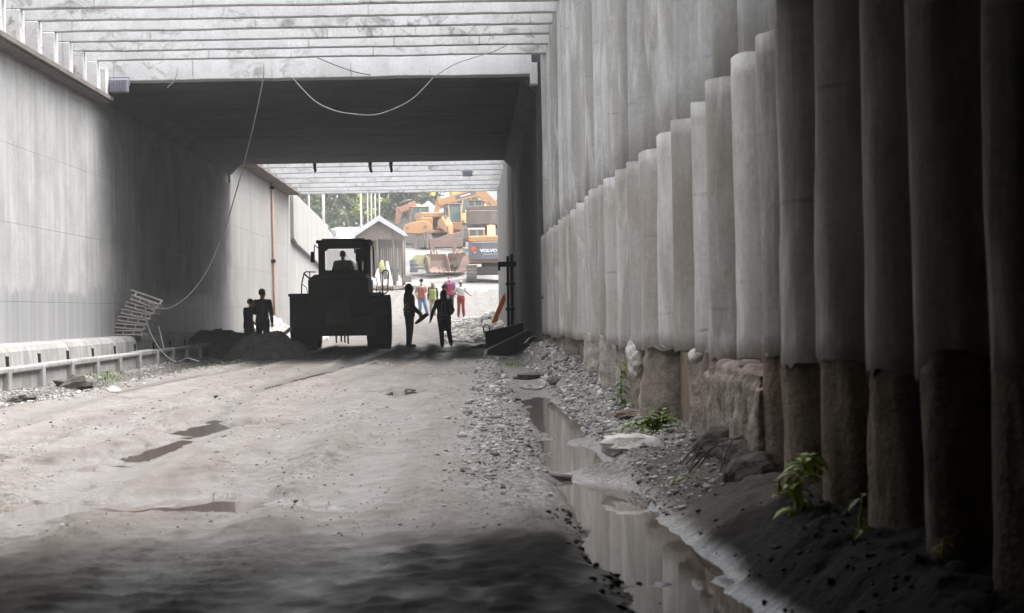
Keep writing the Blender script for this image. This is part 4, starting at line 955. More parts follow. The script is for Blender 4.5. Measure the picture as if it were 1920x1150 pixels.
g = empty('oil_drum', (X_at(775, 130), 130, 3.9), 0, 'dark grey drum standing left of the pale yellow generator', 'drum')
b = MB(); b.lathe([(.0, 0), (.29, 0), (.30, .03), (.285, .28), (.30, .30), (.285, .32), (.285, .58), (.30, .60), (.285, .62), (.30, .87), (.29, .9), (0, .9)], n=22); b.build('barrel', M['greypaint'], g, smooth=True)
b = MB(); b.cyl((.15, 0, .9), (.15, 0, .93), .04, n=10); b.build('bung', M['track'], g)

# ------------------------------------------------------------------ hut with a white metal roof
M['tin'] = dirty('white_roof_sheet', (0.5, 0.505, 0.52), (0.38, 0.38, 0.39), 0.45, 1.2, 0.5)
M['plank'] = dirty('weathered_brown_boards', (0.21, 0.18, 0.16), (0.15, 0.13, 0.118), 0.9, 4)
M['wood'] = dirty('bare_timber', (0.20, 0.165, 0.135), (0.15, 0.12, 0.10), 0.9, 4)
HY = 118.0; hs_ = FPX / HY
hx = X_at(711, HY, -170); hz0 = yz(HY) - .05
hut = empty('hut', (hx, HY, hz0), 0, 'small open hut with a white gable roof over brown boards, on posts', 'hut')
zr = at(711, 405, HY).z - hz0; ze_ = at(711, 437, HY).z - hz0; hw = 46 / hs_
for sx in (-1, 1):
    b = MB(); x0, x1 = (0.0, sx * (hw + .10)); b.prism([(0, zr), (x1, ze_ - .03), (x1, ze_ - .12), (0, zr - .13)], -.35, 3.2, 'y')
    for k in range(9): f = (k + .5) / 9; b.box(x1 * f - .015, x1 * f + .015, -.36, 3.21, zr - (zr - ze_ + .03) * f - .02, zr - (zr - ze_ + .03) * f + .035)
    b.prism([(0, zr + .02), (x1, ze_ - .0), (x1, ze_ - .30), (0, zr - .34)], -.42, -.352, 'y')
    b.build('roof_sheet', M['tin'], hut)
b = MB(); rr = random.Random(2); n_ = 15
for k in range(n_):
    xa = -hw + 2 * hw * k / n_; xb = xa + 2 * hw / n_ - .008; xm = (xa + xb) / 2; top = zr - .16 - (zr - ze_) * abs(xm) / hw
    b.box(xa, xb, rr.uniform(0, .02), .04, ze_ - .45 + rr.uniform(-.04, .05), max(top, ze_ - .38))
b.build('gable_boards', M['plank'], hut)
for x in (-hw * .93, -hw * .1, hw * .55, hw * .93):
    for y in (.06, 2.9):
        b = MB(); b.cyl((x, y, 0), (x + rr.uniform(-.05, .05), y, ze_ + .05), .065, n=8); b.build('post', M['wood'], hut, smooth=True)
b = MB(); rr = random.Random(8)
for k in range(22):
    xa = -hw * .95 + 1.9 * hw * k / 22; b.box(xa, xa + 1.9 * hw / 22 - rr.uniform(.005, .03), 2.2, 2.24, rr.uniform(.05, .9), ze_)
b.build('rear_boards', M['track'], hut)
b = MB()
for k in range(12): b.box(-hw * .8 + k * .24, -hw * .8 + k * .24 + rr.uniform(.1, .22), .4, .6, 1.02, 1.02 + rr.uniform(.1, .4))
b.build('clutter', M['greypaint'], hut)
b = MB(); b.box(-hw * .9, hw * .5, .25, .8, .95, 1.02); b.box(-hw * .9, hw * .5, .3, .36, 1.45, 1.51); b.build('counter', M['wood'], hut)
b = MB(); b.prism([(-.12, 0), (.12, 0), (.06, 1.75), (-.02, 1.8), (-.14, 1.7)], -.02, .02, 'y')
tag(b.build('board', M['whitepaint'], loc=(X_at(733, HY - .4), HY - .45, hz0), rot=(R(-10), R(-9), 0), bevel=.01), 'white rounded board leaning on the right hut post', 'board')
b = MB(); b.loft([(0, 0, .1, .16, .14), (.02, 0, .3, .22, .16), (-.04, 0, .6, .17, .13), (.03, 0, .85, .08, .06)], 10)
tag(b.build('hanging_sack', M['limey'], smooth=True, loc=(X_at(715, HY - .3), HY - .25, hz0 + .95)), 'pale yellow cloth sack hanging in the hut opening', 'sack')
b = MB(); b.loft([(0, 0, 0, .36, .25), (.02, 0, .35, .28, .2), (.1, 0, .8, .15, .1), (.16, 0, 1.25, .03, .03)], 10)
tag(b.build('tarp_bundle', M['whitepaint'], smooth=True, loc=(X_at(703, HY - .6), HY - .6, hz0)), 'pale pointed tarpaulin bundle standing on the ground at the hut front', 'tarpaulin')
g = empty('crate', (X_at(761, HY), HY, yz(HY) + .3), R(10), 'small brown wooden crate right of the white leaning board', 'crate')
b = MB(); b.box(-.28, .28, -.2, .2, 0, .42); b.build('box', M['plank'], g, bevel=.01)
b = MB(); b.box(-.30, .30, -.23, -.20, .05, .12); b.box(-.30, .30, -.23, -.20, .30, .37); b.build('slats', M['wood'], g)
rr = random.Random(12); b = MB()
for k in range(26):
    a = rr.uniform(-1, 1); b.tube([(a * 1.6 - .9, rr.uniform(-.5, .5), .05 + rr.uniform(0, .25)), (a * 1.6 + .8, rr.uniform(-.5, .5), .03 + rr.uniform(0, .25))], rr.uniform(.03, .07), 5)
tag(b.build('timber_pile', M['wood'], loc=(X_at(745, 113), 113.0, yz(113.0))), 'low pile of loose poles and planks on the ground before the hut', 'timber pile')
b = MB(); b.rock((0, 0, .15), .42, 5, (1.2, .7, .75), 14, 9, .7)
tag(b.build('plastic_sheet', M['whitepaint'], smooth=False, loc=(X_at(785, 112), 112, yz(112) + .1)), 'crumpled white plastic sheet on the bright ground right of the hut', 'plastic sheet')

# dogs
M['dogbrown'] = dirty('brown_fur', (0.13, 0.075, 0.045), (0.06, 0.04, 0.03), 0.9, 8); M['doggrey'] = dirty('grey_fur', (0.20, 0.18, 0.15), (0.10, 0.09, 0.08), 0.9, 8)
def dog(px, py, rz, mat, h, label):
    best = min(np.linspace(95, 131, 145), key=lambda Y: abs(at(px, py, Y).z - yz(Y)))
    Y = float(best); x = X_at(px, Y, py - VY)
    root = empty('dog', (x, Y, yz(Y)), rz, label, 'dog', 'dogs on the bright ground'); root.scale = (h / .6,) * 3
    b = MB(); b.cone((0, -.22, .42), (0, .22, .44), .125, .095); b.cone((0, -.25, .46), (0, -.36, .60), .085, .065); b.ell((0, -.40, .64), .068, .085, .068); b.cone((0, -.45, .625), (0, -.545, .60), .04, .026)
    for sx in (-1, 1):
        b.cone((sx * .05, -.38, .69), (sx * .062, -.37, .755), .024, .010)
        b.cone((sx * .075, -.22, .40), (sx * .08, -.20, .22), .050, .030); b.cone((sx * .08, -.20, .22), (sx * .08, -.22, .045), .028, .022); b.cone((sx * .08, -.22, .03), (sx * .08, -.26, .025), .026, .020)
        b.cone((sx * .075, .20, .40), (sx * .085, .13, .26), .066, .040); b.cone((sx * .085, .13, .26), (sx * .085, .25, .17), .036, .024); b.cone((sx * .085, .25, .17), (sx * .085, .22, .045), .023, .021); b.cone((sx * .085, .22, .03), (sx * .085, .18, .025), .026, .02)
    b.tube([(0, .30, .46), (0, .40, .56), (0, .42, .68)], [.028, .02, .010], 7)
    fuse(b, .012, 'body', M[mat], root, 1)
dog(817, 508, R(60), 'doggrey', .40, 'small greyish dog standing sideways, leftmost of three dogs on the bright ground')
dog(844, 511, R(12), 'dogbrown', .60, 'dark brown dog facing the camera with lowered head, middle of the three dogs')
dog(853.5, 509, R(-20), 'dogbrown', .66, 'reddish brown dog with raised head, nearest to the lettered excavator')

# ------------------------------------------------------------------ vehicles and buildings behind
def van(loc, rz, paint, label, sc=1.0, cat='car'):
    root = empty('parked_car', loc, rz, label, cat, 'vehicles parked on the upper level'); root.scale = (sc,) * 3
    b = MB(); b.prism([(-2.1, .35), (2.1, .35), (2.15, .75), (1.95, .98), (1.0, 1.08), (.45, 1.62), (.1, 1.72), (-1.7, 1.72), (-2.05, 1.2)], -.84, .84, 'y'); b.build('body', M[paint], root, bevel=.09, seg=3)
    b = MB(); b.prism([(1.05, 1.09), (.50, 1.60), (.46, 1.60), (1.0, 1.09)], -.72, .72, 'y'); b.build('windshield', M['glassdark'], root)
    for sy in (-.846, .836):
        b = MB(); b.prism([(.85, 1.10), (.42, 1.55), (-1.6, 1.58), (-1.75, 1.12)], sy, sy + .01, 'y'); b.build('side_window', M['glassdark'], root)
    for x in (-1.3, 1.35):
        for y in (-.84, .66):
            b = MB(); b.lathe([(.0, 0), (.2, .01), (.33, .0), (.34, .09), (.33, .18), (0, .18)], (x, y, .34), 'y', 20); b.build('wheel', M['rubber'], root)
    return root
van((X_at(650, 121), 121.5, 5.08), R(-78), 'whitepaint', 'white car with a dark windscreen above the wall end, left of the hut roof')
van((X_at(819, 172), 173, 9.15), R(-70), 'bluepaint', 'blue car parked high up behind the orange excavators')
b = MB(); b.rock((0, 0, .6), 1.0, 9, (1.1, 1.0, 1.1), 14, 9, .55); tag(b.build('tarpaulin_heap', M['whitepaint'], smooth=False, loc=(X_at(795, 168), 168, 9.4)), 'white tarpaulin heap between the trees and the blue car', 'tarpaulin')
b = MB(); b.rock((0, 0, -1.2), 3.4, 14, (2.2, 1.6, .85), 24, 14, .3); tag(b.build('earth_mound', M['yard'], smooth=True, loc=(X_at(812, 172), 173, 8.2)), 'pale earth bank under the blue car and the white tarpaulin', 'earth bank')
bd = empty('shed', (X_at(905, 186), 186, 7.0), 0, 'long grey shed with a flat roof and dark window behind the excavators', 'building')
M['shedwall'] = dirty('grey_shed_wall', (0.40, 0.40, 0.41), (0.3, 0.3, 0.31), 0.8, .8)
b = MB(); b.box(-2.6, 9, 0, 6, 0, 5.4); b.build('wall', M['shedwall'], bd)
b = MB(); b.prism([(-.5, 5.4), (6.5, 5.4), (3, 6.8)], -3.0, 9.3, 'x'); b.build('roof', M['greypaint'], bd)
for x in (-.4, .75, 4.0):
    b = MB(); b.box(x, x + .85, -.06, .0, 3.6, 4.5); wn = b.build('window', M['whitepaint'], bd); b = MB(); b.box(x + .06, x + .79, -.07, -.061, 3.66, 4.44); b.build('pane', M['glassdark'], wn)

# ------------------------------------------------------------------ trees and poles beyond
def leaf_mat(name, a, b_):
    t = NT(name); n = t.noise(0.55, None, 3); n2 = t.noise(4.0, None, 2)
    c = t.mix(t.ramp(n, [(0.4, 0.0), (0.6, 1.0)]), a, b_); c = t.mix(0.3, c, t.ramp(n2, [(0.3, 0.5), (0.7, 1.0)]), 'MULTIPLY')
    t.fin(c, 0.6, spec=0.3); t.b.inputs['Transmission Weight'].default_value = 0.0
    try: t.b.inputs['Subsurface Weight'].default_value = 0.0
    except Exception: pass
    return t.m
M['leaf1'] = leaf_mat('dark_foliage', (0.085, 0.11, 0.085), (0.11, 0.13, 0.095)); M['leaf2'] = leaf_mat('bright_foliage', (0.095, 0.125, 0.065), (0.12, 0.15, 0.08)); M['leaf3'] = leaf_mat('yellow_green_foliage', (0.24, 0.27, 0.06), (0.17, 0.22, 0.06))  # crown greens lifted towards pale grey to stand in for haze
M['bark'] = dirty('grey_bark', (0.16, 0.14, 0.12), (0.10, 0.09, 0.08), 0.95, 4)
def leaves(pts, rr, size):
    n = len(pts); c = np.array(pts); d = np.random.RandomState(rr).normal(size=(n, 3)); d /= np.linalg.norm(d, axis=1)[:, None]
    rs = np.random.RandomState(rr + 1); a = rs.normal(size=(n, 3)); a -= d * (a * d).sum(1)[:, None]; a /= np.linalg.norm(a, axis=1)[:, None]; e = np.cross(d, a)
    s = size * rs.uniform(.6, 1.3, (n, 1)); P = np.stack([c - a * s, c - e * s * .45 , c + a * s, c + e * s * .45], 1).reshape(-1, 3)
    b = MB(); b.v = [tuple(p) for p in P]; b.f = [(4 * i, 4 * i + 1, 4 * i + 2, 4 * i + 3) for i in range(n)]; return b
def tree(px, Y, zb, H, cr, leaf, label, seed, n=2600, size=.33, low=.28):
    rr = random.Random(seed); x = X_at(px, Y); root = empty('tree', (x, Y, zb), 0, label, 'tree', 'trees beyond the yard')
    b = MB(); top = Vector((rr.uniform(-.4, .4), 0, H * .8)); tr = [Vector((0, 0, -.3)), Vector((rr.uniform(-.2, .2), .1, H * .3)), Vector((rr.uniform(-.4, .4), 0, H * .55)), top]
    b.tube(tr, [.30, .22, .15, .05], 9); cl = []
    for k in range(22):
        f = low + (1 - low) * rr.random(); a = rr.uniform(0, 2 * math.pi); rad = cr * math.sin(math.pi * min(1, (f - low) / (1 - low) * .8 + .18)) ** .7 * rr.uniform(.35, 1.0)
        c = Vector((math.cos(a) * rad, math.sin(a) * rad, H * f)); cl.append((c, rr.uniform(.45, 1.0) * cr * .42))
        s0 = tr[1].lerp(tr[2], rr.random()); b.tube([s0, s0.lerp(c, .5) + Vector((0, 0, .2)), c], [.09, .06, .02], 6)
    b.build('trunk', M['bark'], root, smooth=True); pts = []
    for k in range(n):
        c, r_ = cl[rr.randrange(len(cl))]; d = Vector((rr.gauss(0, 1), rr.gauss(0, 1), rr.gauss(0, .75))).normalized() * r_ * rr.random() ** .45; pts.append(tuple(c + d))
    leaves(pts, seed, size).build('crown', M[leaf], root)
for a in ((575, 176, 5.9, 13.5, 4.2, 'leaf1', 'dark leafy tree at the left end of the tree row, above the sloping wall', 1), (612, 168, 5.8, 12.5, 3.6, 'leaf2', 'mid green leafy tree behind the tall white post', 2),
          (650, 182, 6.2, 14.5, 4.4, 'leaf1', 'dark leafy tree behind the white car', 3), (690, 172, 6.3, 13, 3.4, 'leaf2', 'bright green tree behind the thin upright poles', 4),
          (728, 178, 6.4, 14, 4.0, 'leaf1', 'dark dense tree just right of the thin upright poles', 5), (764, 170, 6.4, 12.5, 3.0, 'leaf2', 'green tree at the right end of the row, left of the red orange boom', 6),
          (790, 205, 7.2, 14.0, 5.0, 'leaf1', 'distant dark tree behind the white tarpaulin heap', 7), (545, 160, 5.6, 13, 3.2, 'leaf2', 'leafy tree farthest left, mostly hidden by the retaining wall', 8),
          (632, 200, 6.5, 15, 5.5, 'leaf1', 'tall dark tree rising behind the gap beside the white post', 9), (708, 205, 6.5, 16, 5.5, 'leaf1', 'tall dark tree far behind the yellow green sapling', 10)):
    tree(*a)
tree(690, 150, 6.2, 6.2, 1.5, 'leaf3', 'slim yellow green sapling in front of the dark trees', 21, 420, .22, .45)
M['palepole'] = dirty('pale_pole', (0.50, 0.50, 0.48), (0.36, 0.36, 0.35), 0.6, 3)
for i, (px, Y, r_, lab) in enumerate(((607, 128, .10, 'thick white post behind the sloping wall top'), (580, 118, .07, 'grey slim post at the left, close to the wall top'), (677.5, 132, .075, 'pale pole left of the group rising behind the hut'),
        (690, 140, .05, 'second thin pole from the left behind the hut roof'), (697, 141, .05, 'thin pole standing exactly behind the left roof slope'), (704, 142, .055, 'thin pole just left of the hut roof ridge'), (712, 143, .05, 'thin pole right above the hut roof ridge'))):
    z0 = yz(Y) if px > 640 else 5.9; root = empty('pole', (X_at(px, Y), Y, z0 - .1), 0, lab, 'pole', 'pale poles in front of the trees')
    b = MB(); b.tube([(0, 0, 0), (0, 0, 3), (.02, 0, 7.2)], [r_, r_, r_ * .8], 10); b.build('shaft', M['palepole'], root, smooth=True)
    b = MB(); b.box(-.25, .25, -.03, .03, 6.9, 6.98); b.build('cross_arm', M['palepole'], root)
def spline(ps, n=14):
    ps = [Vector(p) for p in ps]; out = []
    for i in range(len(ps) - 1):
        a, b_, c, d = ps[max(i - 1, 0)], ps[i], ps[i + 1], ps[min(i + 2, len(ps) - 1)]
        for k in range(n):
            t = k / n; out.append(.5 * ((2 * b_) + (c - a) * t + (2 * a - 5 * b_ + 4 * c - d) * t * t + (3 * b_ - a - 3 * c + d) * t ** 3))
    return out + [ps[-1]]
spline_ = spline
# ------------------------------------------------------------------ soil heaps, rubble, gravel
def heap(name, mat, cx, cy, rx, ry, h, label, seed, n=70, cat='soil heap', rough=.16):
    t = np.linspace(-1.15, 1.15, n); A_, B_ = np.meshgrid(t, t); X_ = cx + A_ * rx; Y_ = cy + B_ * ry
    rad = np.sqrt(A_ ** 2 + B_ ** 2) + .22 * fbm(A_ * 1.6 + seed, B_ * 1.6, 3, seed)
    Z_ = h * np.clip(1 - (rad / 1.02) ** 3.2, 0, 1) ** 1.1 * (1 + rough * 1.4 * fbm(A_ * 3, B_ * 3, 4, seed + 3)) + rough * .35 * fbm(A_ * 9, B_ * 9, 3, seed + 7) * sstep(1.15, .7, rad) - .10
    return tag(grid_obj(name, X_, Y_, Z_ + ground_z(X_, Y_), M[mat]), label, cat)
heap('soil_heap', 'moundsoil', -4.9, 42.9, 1.15, .95, .66, 'dark rounded soil heap in front of the two standing people, inside the tunnel mouth', 3)
heap('soil_heap', 'darksoil', -6.35, 46.2, 1.4, 1.7, .74, 'blackish low soil heap against the left tunnel wall behind the cable', 5)
heap('soil_heap', 'darksoil', .62, 50.5, 1.1, 1.2, .18, 'flat dark heap of spoil on the right tunnel floor by the steel trough', 8)
ICO_V = []; ph_ = (1 + 5 ** .5) / 2
for a in (-1, 1):
    for b_ in (-ph_, ph_): ICO_V += [(0, a, b_), (a, b_, 0), (b_, 0, a)]
ICO_V = np.array(ICO_V) / math.sqrt(1 + ph_ ** 2)
ICO_F = []
for i in range(12):
    for j in range(i + 1, 12):
        for k in range(j + 1, 12):
            d = lambda p, q: np.linalg.norm(ICO_V[p] - ICO_V[q])
            if max(d(i, j), d(j, k), d(i, k)) < 1.06:
                n_ = np.cross(ICO_V[j] - ICO_V[i], ICO_V[k] - ICO_V[i]); ICO_F.append((i, j, k) if n_ @ ICO_V[i] > 0 else (i, k, j))
ICO_F = np.array(ICO_F)
def stones(name, mat, X_, Y_, S_, seed, zoff=None, flat=.6):
    r = np.random.RandomState(seed); n = len(X_); Z_ = ground_z(X_, Y_) if zoff is None else zoff
    sc = S_[:, None, None] * np.stack([r.uniform(.7, 1.3, n), r.uniform(.6, 1.1, n), r.uniform(.35, .8, n) * flat / .6], -1)[:, None, :]
    V = ICO_V[None] * (1 + r.uniform(-.28, .28, (n, 12, 1))) * sc
    t = r.uniform(0, 2 * np.pi, n); c, s = np.cos(t)[:, None], np.sin(t)[:, None]
    V = np.stack([V[..., 0] * c - V[..., 1] * s, V[..., 0] * s + V[..., 1] * c, V[..., 2]], -1)
    V += np.stack([X_, Y_, Z_ + S_ * .18], -1)[:, None, :]
    F = (ICO_F[None] + (np.arange(n) * 12)[:, None, None]).reshape(-1, 3)
    me = bpy.data.meshes.new(name); me.vertices.add(n * 12); me.vertices.foreach_set("co", V.reshape(-1).astype(np.float32))
    me.loops.add(F.size); me.loops.foreach_set("vertex_index", F.reshape(-1).astype(np.int32)); me.polygons.add(len(F))
    me.polygons.foreach_set("loop_start", (np.arange(len(F)) * 3).astype(np.int32)); me.update(calc_edges=True); me.materials.append(M[mat])
    o = bpy.data.objects.new(name, me); COL.objects.link(o); return tag(o, kind='stuff')
r = np.random.RandomState(5)
def ysamp(n, y0, y1, p=1.0):              # even density over the picture rather than the ground
    return 1.0 / (1 / y1 + (1 / y0 - 1 / y1) * r.uniform(0, 1, n) ** p)
def gravel_mat():
    t = NT('loose_gravel'); rnd = t.n("ShaderNodeNewGeometry").outputs['Random Per Island']
    c = t.ramp(rnd, [(0.0, (0.055, 0.052, 0.05)), (0.35, (0.15, 0.14, 0.13)), (0.7, (0.25, 0.24, 0.228)), (1.0, (0.46, 0.45, 0.44))])
    return t.fin(c, 0.85, t.bump(t.noise(60, None, 3), .3, .01))
M['gravel'] = gravel_mat()
n = 6000; Y_ = ysamp(n, 9.3, 40, .85); X_ = .20 + .06 * np.sin(Y_) + r.normal(0, .16, n) + .1 * (Y_ > 20)
k = fbm(X_ * 3, Y_ * .9, 3, 77) + 1.2 * sstep(9.5, 13, Y_) > .05 + .3 * r.uniform(-1, 1, n); X_, Y_ = X_[k], Y_[k]; n = len(X_)
stones('gravel', 'gravel', X_, Y_, np.clip(r.lognormal(-4.95, .65, n), .003, .045) * np.clip(Y_ / 15, .7, 1.5), 1)
n = 6000; Y_ = ysamp(n, 9, 40); X_ = r.uniform(.95, 1.5, n); stones('gravel', 'gravel', X_, Y_, np.clip(r.lognormal(-4.6, .5, n), .004, .04) * np.clip(Y_ / 14, .7, 1.9), 2)
n = 7000; Y_ = ysamp(n, 22, 50); X_ = -5.0 - 1.6 * r.uniform(0, 1, n) ** .7; stones('gravel', 'gravel', X_, Y_, np.clip(r.lognormal(-4.4, .5, n), .008, .05), 3)
n = 7000; Y_ = ysamp(n, 8.2, 46); X_ = r.uniform(-5.2, .3, n); k = fbm(X_ * .9 + 4, Y_ * .28, 3, 41) > -.05; X_, Y_ = X_[k], Y_[k]
stones('gravel', 'gravel', X_, Y_, np.clip(r.lognormal(-5.4, .55, len(X_)), .002, .016) * np.clip(Y_ / 13, .8, 2.2), 4)
n = 420; Y_ = r.uniform(58.5, 64, n); X_ = -5.2 - 2.2 * r.uniform(0, 1, n); h_ = .75 * np.clip(1 - np.abs(X_ + 6.9) / 1.4, 0, 1) * np.clip(1 - np.abs(Y_ - 61) / 3, 0, 1)
stones('rubble', 'palestone', X_, Y_, r.uniform(.06, .26, n), 5, ground_z(X_, Y_) + h_, .9)
n = 900; Y_ = r.uniform(58, 82, n); X_ = 1.25 - 2.2 * r.uniform(0, 1, n) ** 1.8; h_ = .35 * np.clip(1 - np.abs(X_ - .9) / .9, 0, 1)
stones('rubble', 'palestone', X_, Y_, np.clip(r.lognormal(-2.8, .6, n), .02, .3), 6, ground_z(X_, Y_) + h_ * r.uniform(0, 1, n), .8)
n = 260; Y_ = ysamp(n, 5.2, 9.2); X_ = .46 + .03 * (9 - Y_) + r.normal(0, .05, n); stones('mud_clods', 'darksoil', X_, Y_, np.clip(r.lognormal(-4.7, .5, n), .004, .028), 7)
n = 220; Y_ = ysamp(n, 5.2, 11.5); X_ = r.uniform(1.0, 1.45, n); stones('mud_clods', 'moundsoil', X_, Y_, np.clip(r.lognormal(-4.7, .5, n), .004, .025), 8)

def one_stone(px, py, s, mat, label, sq=(1.2, 1, .7), cat='stone', name='stone', seed=0, dz=0.3, amp=.45):
    v_ = py - VY + ROLL * (px - VX); Y = FPX * (CAMZ + .02) / v_; x = (px - VX - ROLL * (py - VY)) / FPX * Y; z = gz(x, Y)
    b = MB(); b.rock((0, 0, s * dz), s, seed, sq, 12, 8, amp); return tag(b.build(name, M[mat], loc=(x, Y, z)), label, cat)
one_stone(146, 722, .20, 'darkstone', 'angular dark rock by the ribbed kerb face, the biggest on the left verge', (1.5, 1, .85), seed=4)
one_stone(42, 745, .14, 'darkstone', 'dark rounded clod on the gravel at the left edge of the road', (1.3, 1, .7), seed=6)
one_stone(213, 735, .07, 'palestone', 'small pale stone on the verge, right of the angular dark rock', seed=7)
one_stone(1246, 808, .050, 'darkstone', 'round brown stone at the foot of the bright fern', (1, 1, .9), seed=9)
one_stone(1198, 800, .11, 'soil', 'long low lump of brown soil between the puddle and the fern', (1.9, 1, .45), seed=10)
one_stone(1185, 876, .115, 'palestone', 'pale sandy lump jutting into the ditch water', (1.7, 1, .6), seed=12, name='sand_lump', cat='sand lump', dz=.02)
one_stone(1228, 873, .036, 'darkstone', 'dark wedge shaped stone on top of the sandy lump', (1, .8, .9), seed=13, dz=.8)
one_stone(1161, 930, .014, 'stone', 'small brown topped stone lying alone in the shallow ditch', (1.6, 1, .6), seed=14)
one_stone(1030, 943, .013, 'palestone', 'whitish pebble at the bright end of the long road puddle', seed=15)
one_stone(1068, 968, .016, 'darkstone', 'black stone sticking up out of the ditch water near the mud bank', (1, 1, 1.3), seed=16)
one_stone(990, 712, .16, 'darkstone', 'dark flat rock among the stones at the far end of the ditch', (1.6, 1, .4), seed=17)
one_stone(1000, 728, .10, 'stone', 'grey flat rock just before the dark flat rock in the ditch', (1.7, 1, .4), seed=18)
one_stone(1045, 732, .08, 'darkstone', 'dark stone on the bank right of the flat ditch rocks', seed=19)
p = at(1045, 892, 11.3); b = MB(); b.prism([(-.09, 0), (.08, -.005), (.095, .03), (-.06, .038), (-.1, .03)], -.035, .035, 'y')
tag(b.build('brick', M['darkstone'], loc=(p.x, 11.3, gz(p.x, 11.3)), rot=(R(4), R(3), R(-8)), bevel=.005), 'broken dark brick lying at the puddle edge before the sandy lump', 'brick')
# roots and rough lumps under the near piles
def roughen(o, amp, fr, seed, st=(1, 1, 1)):
    me = o.data; n_ = len(me.vertices); co = np.empty(n_ * 3, np.float32); no = np.empty(n_ * 3, np.float32)
    me.vertices.foreach_get("co", co); me.vertices.foreach_get("normal", no); co = co.reshape(-1, 3); no = no.reshape(-1, 3)
    q = co * np.array(st) * fr
    d = fbm(q[:, 0] + q[:, 2] * .7, q[:, 1] - q[:, 2] * .5, 4, seed) + .6 * fbm(q[:, 1] * 2.1 + 3, q[:, 2] * 2.1 - q[:, 0], 3, seed + 4)
    me.vertices.foreach_set("co", (co + no * (d * amp)[:, None]).reshape(-1)); me.update(); return o
p0 = Vector((1.33, 9.55, gz(1.33, 9.55)))
dr_ = empty('dead_roots', p0, 0, 'tangle of thin dark dead roots on the soil under the rough block', 'roots'); rr = random.Random(3)
for k in range(9):
    a = rr.uniform(2.2, 4.6); c_ = Vector((rr.uniform(-.05, .08), rr.uniform(-.5, .5), rr.uniform(.02, .2))); L = rr.uniform(.12, .32)
    b = MB(); b.tube(spline_([c_, c_ + Vector((math.cos(a) * L * .5, math.sin(a) * L * .5, -.02)), c_ + Vector((math.cos(a) * L, math.sin(a) * L, -c_.z - .02))]), .0045, 6); b.build('root', M['darkstone'], dr_, smooth=True)
b = MB()
for k in range(7): b.ell((1.40 + rr.uniform(-.05, .05), 9.0 + k * .2, .10 + rr.uniform(-.03, .06)), .15, .17, .17)
o = roughen(fuse(b, .018, 'soil_clump', M['darksoil'], None, 2), .05, 9, 3); tag(o, 'dark lumpy clump of soil under the rough concrete block', 'soil clump')
b = MB(); b.box(1.415, 1.75, 9.05, 11.05, .0, .60); b.box(1.44, 1.75, 9.2, 10.9, .58, .67)
o = roughen(fuse(b, .016, 'rough_concrete_block', M['foot'], None, 4), .045, 6, 12, (1, 1, .5)); tag(o, 'wide rough brown concrete block poured against the pile feet, below the casings', 'concrete block')
for (px, py, Y, s, sq, lab) in ((1188, 672, 16.3, .13, (.7, 1.5, 1.5), 'whitish chipped concrete lump bulging under the casings above the climbing plant'), (1294, 668, 11.9, .05, (.8, 1.5, .8), 'small white concrete lump wedged under a casing, above the bright fern')):
    p = at(px, py, Y); b = MB(); b.ell((0, 0, 0), s * sq[0], s * sq[1], s * sq[2], 18, 12); o = fuse(b, .014, 'concrete_lump', M['palestone'], None, 0); roughen(o, .03, 9, int(px)); o.location = (p.x + .03, Y, p.z); tag(o, lab, 'concrete lump')

# ------------------------------------------------------------------ plants
def pleaf(nm, a, b_):
    t = NT(nm); n_ = t.noise(14, None, 3); t.fin(t.mix(n_, a, b_), 0.5, spec=0.35); return t.m
M['fern'] = pleaf('fresh_leaf', (0.13, 0.19, 0.04), (0.21, 0.28, 0.06)); M['fern2'] = pleaf('dull_leaf', (0.07, 0.11, 0.03), (0.12, 0.17, 0.05)); M['fern3'] = pleaf('vivid_leaf', (0.25, 0.34, 0.025), (0.36, 0.44, 0.05))
def blade(b, p0, d, L, w_, bend, n=5):
    d = Vector(d).normalized(); side = d.cross(Vector((0, 0, 1))); side = side.normalized() if side.length > .05 else Vector((1, 0, 0)); P = []
    for i in range(n + 1):
        f = i / n; c = Vector(p0) + d * L * f + Vector((0, 0, -bend * L * f * f)); ww = w_ * math.sin(math.pi * (.12 + .88 * (1 - f) ** .9 * 1.0) * .9) * (1 if i < n else .05)
        P += [c - side * ww + Vector((0, 0, ww * .3)), c, c + side * ww + Vector((0, 0, ww * .3))]
    F = []
    for i in range(n): F += [(3 * i, 3 * i + 1, 3 * i + 4, 3 * i + 3), (3 * i + 1, 3 * i + 2, 3 * i + 5, 3 * i + 4)]
    b.add(P, F)
def fern(loc, L, nfr, mat, label, seed, face=-2.2, spread=1.6, w_=.10, cat='fern'):
    rr = random.Random(seed); root = empty('fern', loc, 0, label, cat, 'plants along the pile wall'); b = MB(); s = MB()
    for k in range(nfr):
        a = face + rr.uniform(-spread, spread); el = rr.uniform(.45, 1.3); d = Vector((math.cos(a) * math.cos(el), math.sin(a) * math.cos(el), math.sin(el))); l = L * rr.uniform(.6, 1.1); bend = rr.uniform(.5, 1.1); st = []
        for i in range(8):
            f = i / 7; st.append(d * l * f + Vector((0, 0, -bend * l * f * f)))
        s.tube(st, [.004 * (1 - .1 * i) for i in range(8)], 5)
        for i in range(1, 8):
            for sg in (-1, 1):
                sd = d.cross(Vector((0, 0, 1))).normalized() * sg; blade(b, st[i], sd + d * .55 + Vector((0, 0, .1)), l * .34 * (1 - .7 * i / 8), l * .05, .3, 3)
        blade(b, st[-1], d + Vector((0, 0, -bend)), l * .12, l * .03, .3, 3)
    b.build('fronds', M[mat], root); s.build('stems', M[mat], root, smooth=True); return root
